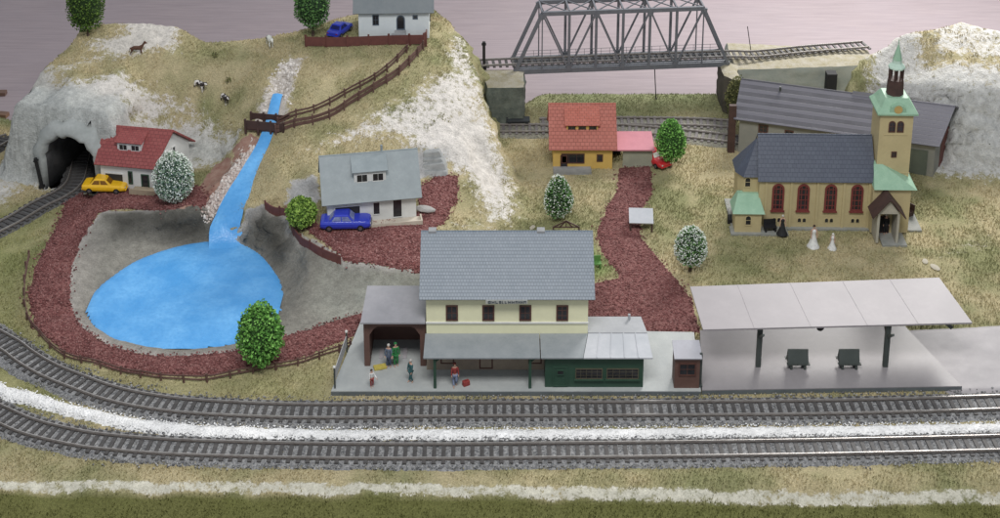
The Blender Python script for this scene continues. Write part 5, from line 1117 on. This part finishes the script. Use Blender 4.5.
person(G(396,366,ZP), .3, .21, 'person in bright green clothes standing before the open shed', C_GN, C_GN, hair=C_GN, coat=True, arms=((.10,.03),(.02,0)))
person(G(411,382,ZP), -.9, .20, 'person in dark teal coat walking alone on the platform', C_TL, C_TL, hair=M_HRG, coat=True, stride=.06)
person(G(455,386,ZP), .2, .205, 'person in red top and pale blue jeans under the veranda', C_RD, C_BL, hair=cloth('hair_red', (.16,.04,.03)), stride=.10)
o = MB().box(-.03,-.02,0,.03,.02,.045).box(-.012,-.004,.045,.012,.004,.056).build('suitcase', C_RD, bevel=.004); o.location = G(466,385,ZP); o.rotation_euler = (0,0,.5); tag(o, 'small dark red suitcase beside the person in jeans', 'suitcase')
o = MB().box(-.055,-.03,0,.055,.03,.022).box(-.02,-.036,.008,.02,-.03,.014).build('suitcase', C_YL, bevel=.005); o.location = G(380,368,ZP); o.rotation_euler = (0,0,.3); tag(o, 'yellow case lying on the platform behind the child', 'suitcase')
def patch(name, a, b, sc, thr=.5):
    m, nt, bs = newmat(name); f = ramp(nt, noise(nt, sc, 2), thr-.02, thr+.02); nt.links.new(mixc(nt, f, a, b), bs.inputs['Base Color']); bs.inputs['Roughness'].default_value = .8; return m
def beast(kind, p, rz, s, m, label, horse=False, down=False, md=None):
    """faces local +x; s is body length"""
    r = empty(kind, p, rz, label, kind); lg = .62 if not down else .62
    nk = (.52,0,.80,.085) if horse else (.50,0,.66,.09); hd = (.66,0,.98,.07) if horse else (.64,0,.72,.075); mz = (.82,0,.86,.045) if horse else (.80,0,.62,.05)
    V = [(0,0,.55,(.17,.17)),(-.22,0,.57,(.155,.16)),(-.38,0,.56,(.12,.13)),(.2,0,.54,(.165,.18)),(.36,0,.56,(.12,.15)),nk,hd,mz,(hd[0]-.03,.09,hd[2]+.06,.022),(hd[0]-.03,-.09,hd[2]+.06,.022)]
    E = [(0,1),(1,2),(0,3),(3,4),(4,5),(5,6),(6,7),(6,8),(6,9)]
    for y in (-.095,.095):
        b = len(V); k = .04*(1 if y > 0 else -1)
        V += [(-.36,y,.44,.085),(-.31+k,y,.33,.055),(-.43+k,y,.22,.032),(-.41+k,y,.05,.026),(-.385+k,y,.015,.030)]; E += [(2,b),(b,b+1),(b+1,b+2),(b+2,b+3),(b+3,b+4)]
        b = len(V); V += [(.32,y,.42,.065),(.33-k,y,.24,.038),(.32-k,y,.05,.026),(.345-k,y,.015,.030)]; E += [(4,b),(b,b+1),(b+1,b+2),(b+2,b+3)]
    b = len(V); V += [(-.48,0,.58,.022),(-.54,0,.40,.016),(-.54,0,.26,.024)]; E += [(2,b),(b,b+1),(b+1,b+2)]
    skin('body', [(a*s, y*s, z*s, (q[0]*s, q[1]*s) if isinstance(q, tuple) else q*s) for a, y, z, q in V], E, m, r)
    if horse: MB().prism([(.36*s,-.012*s,.72*s),(.50*s,-.012*s,.90*s),(.60*s,-.012*s,1.06*s),(.68*s,-.012*s,1.05*s),(.48*s,-.012*s,.78*s)], (0,.024*s,0)).build('mane', md or M_HRB, r)
    return r
a = at(200,91); beast('cow', a, -.7, .17, patch('cow_hide', (.03,.025,.025), (.75,.72,.68), 16), 'black and white cow, left of the two on the grassy slope')
a = at(225,104); beast('cow', a, -1.0, .16, patch('cow_hide_dark', (.03,.025,.025), (.75,.72,.68), 18, .54), 'black and white cow, right of the two on the grassy slope')
a = at(270,47); beast('cow', a, -1.2, .19, patch('cow_hide_pale', (.70,.70,.64), (.10,.10,.10), 14, .58), 'mostly white cow facing the viewer on the upper pasture')
a = at(137,55); beast('horse', a, .15, .15, cloth('bay_hide', (.11,.05,.03)), 'brown horse standing on the white rock at the upper left', horse=True)
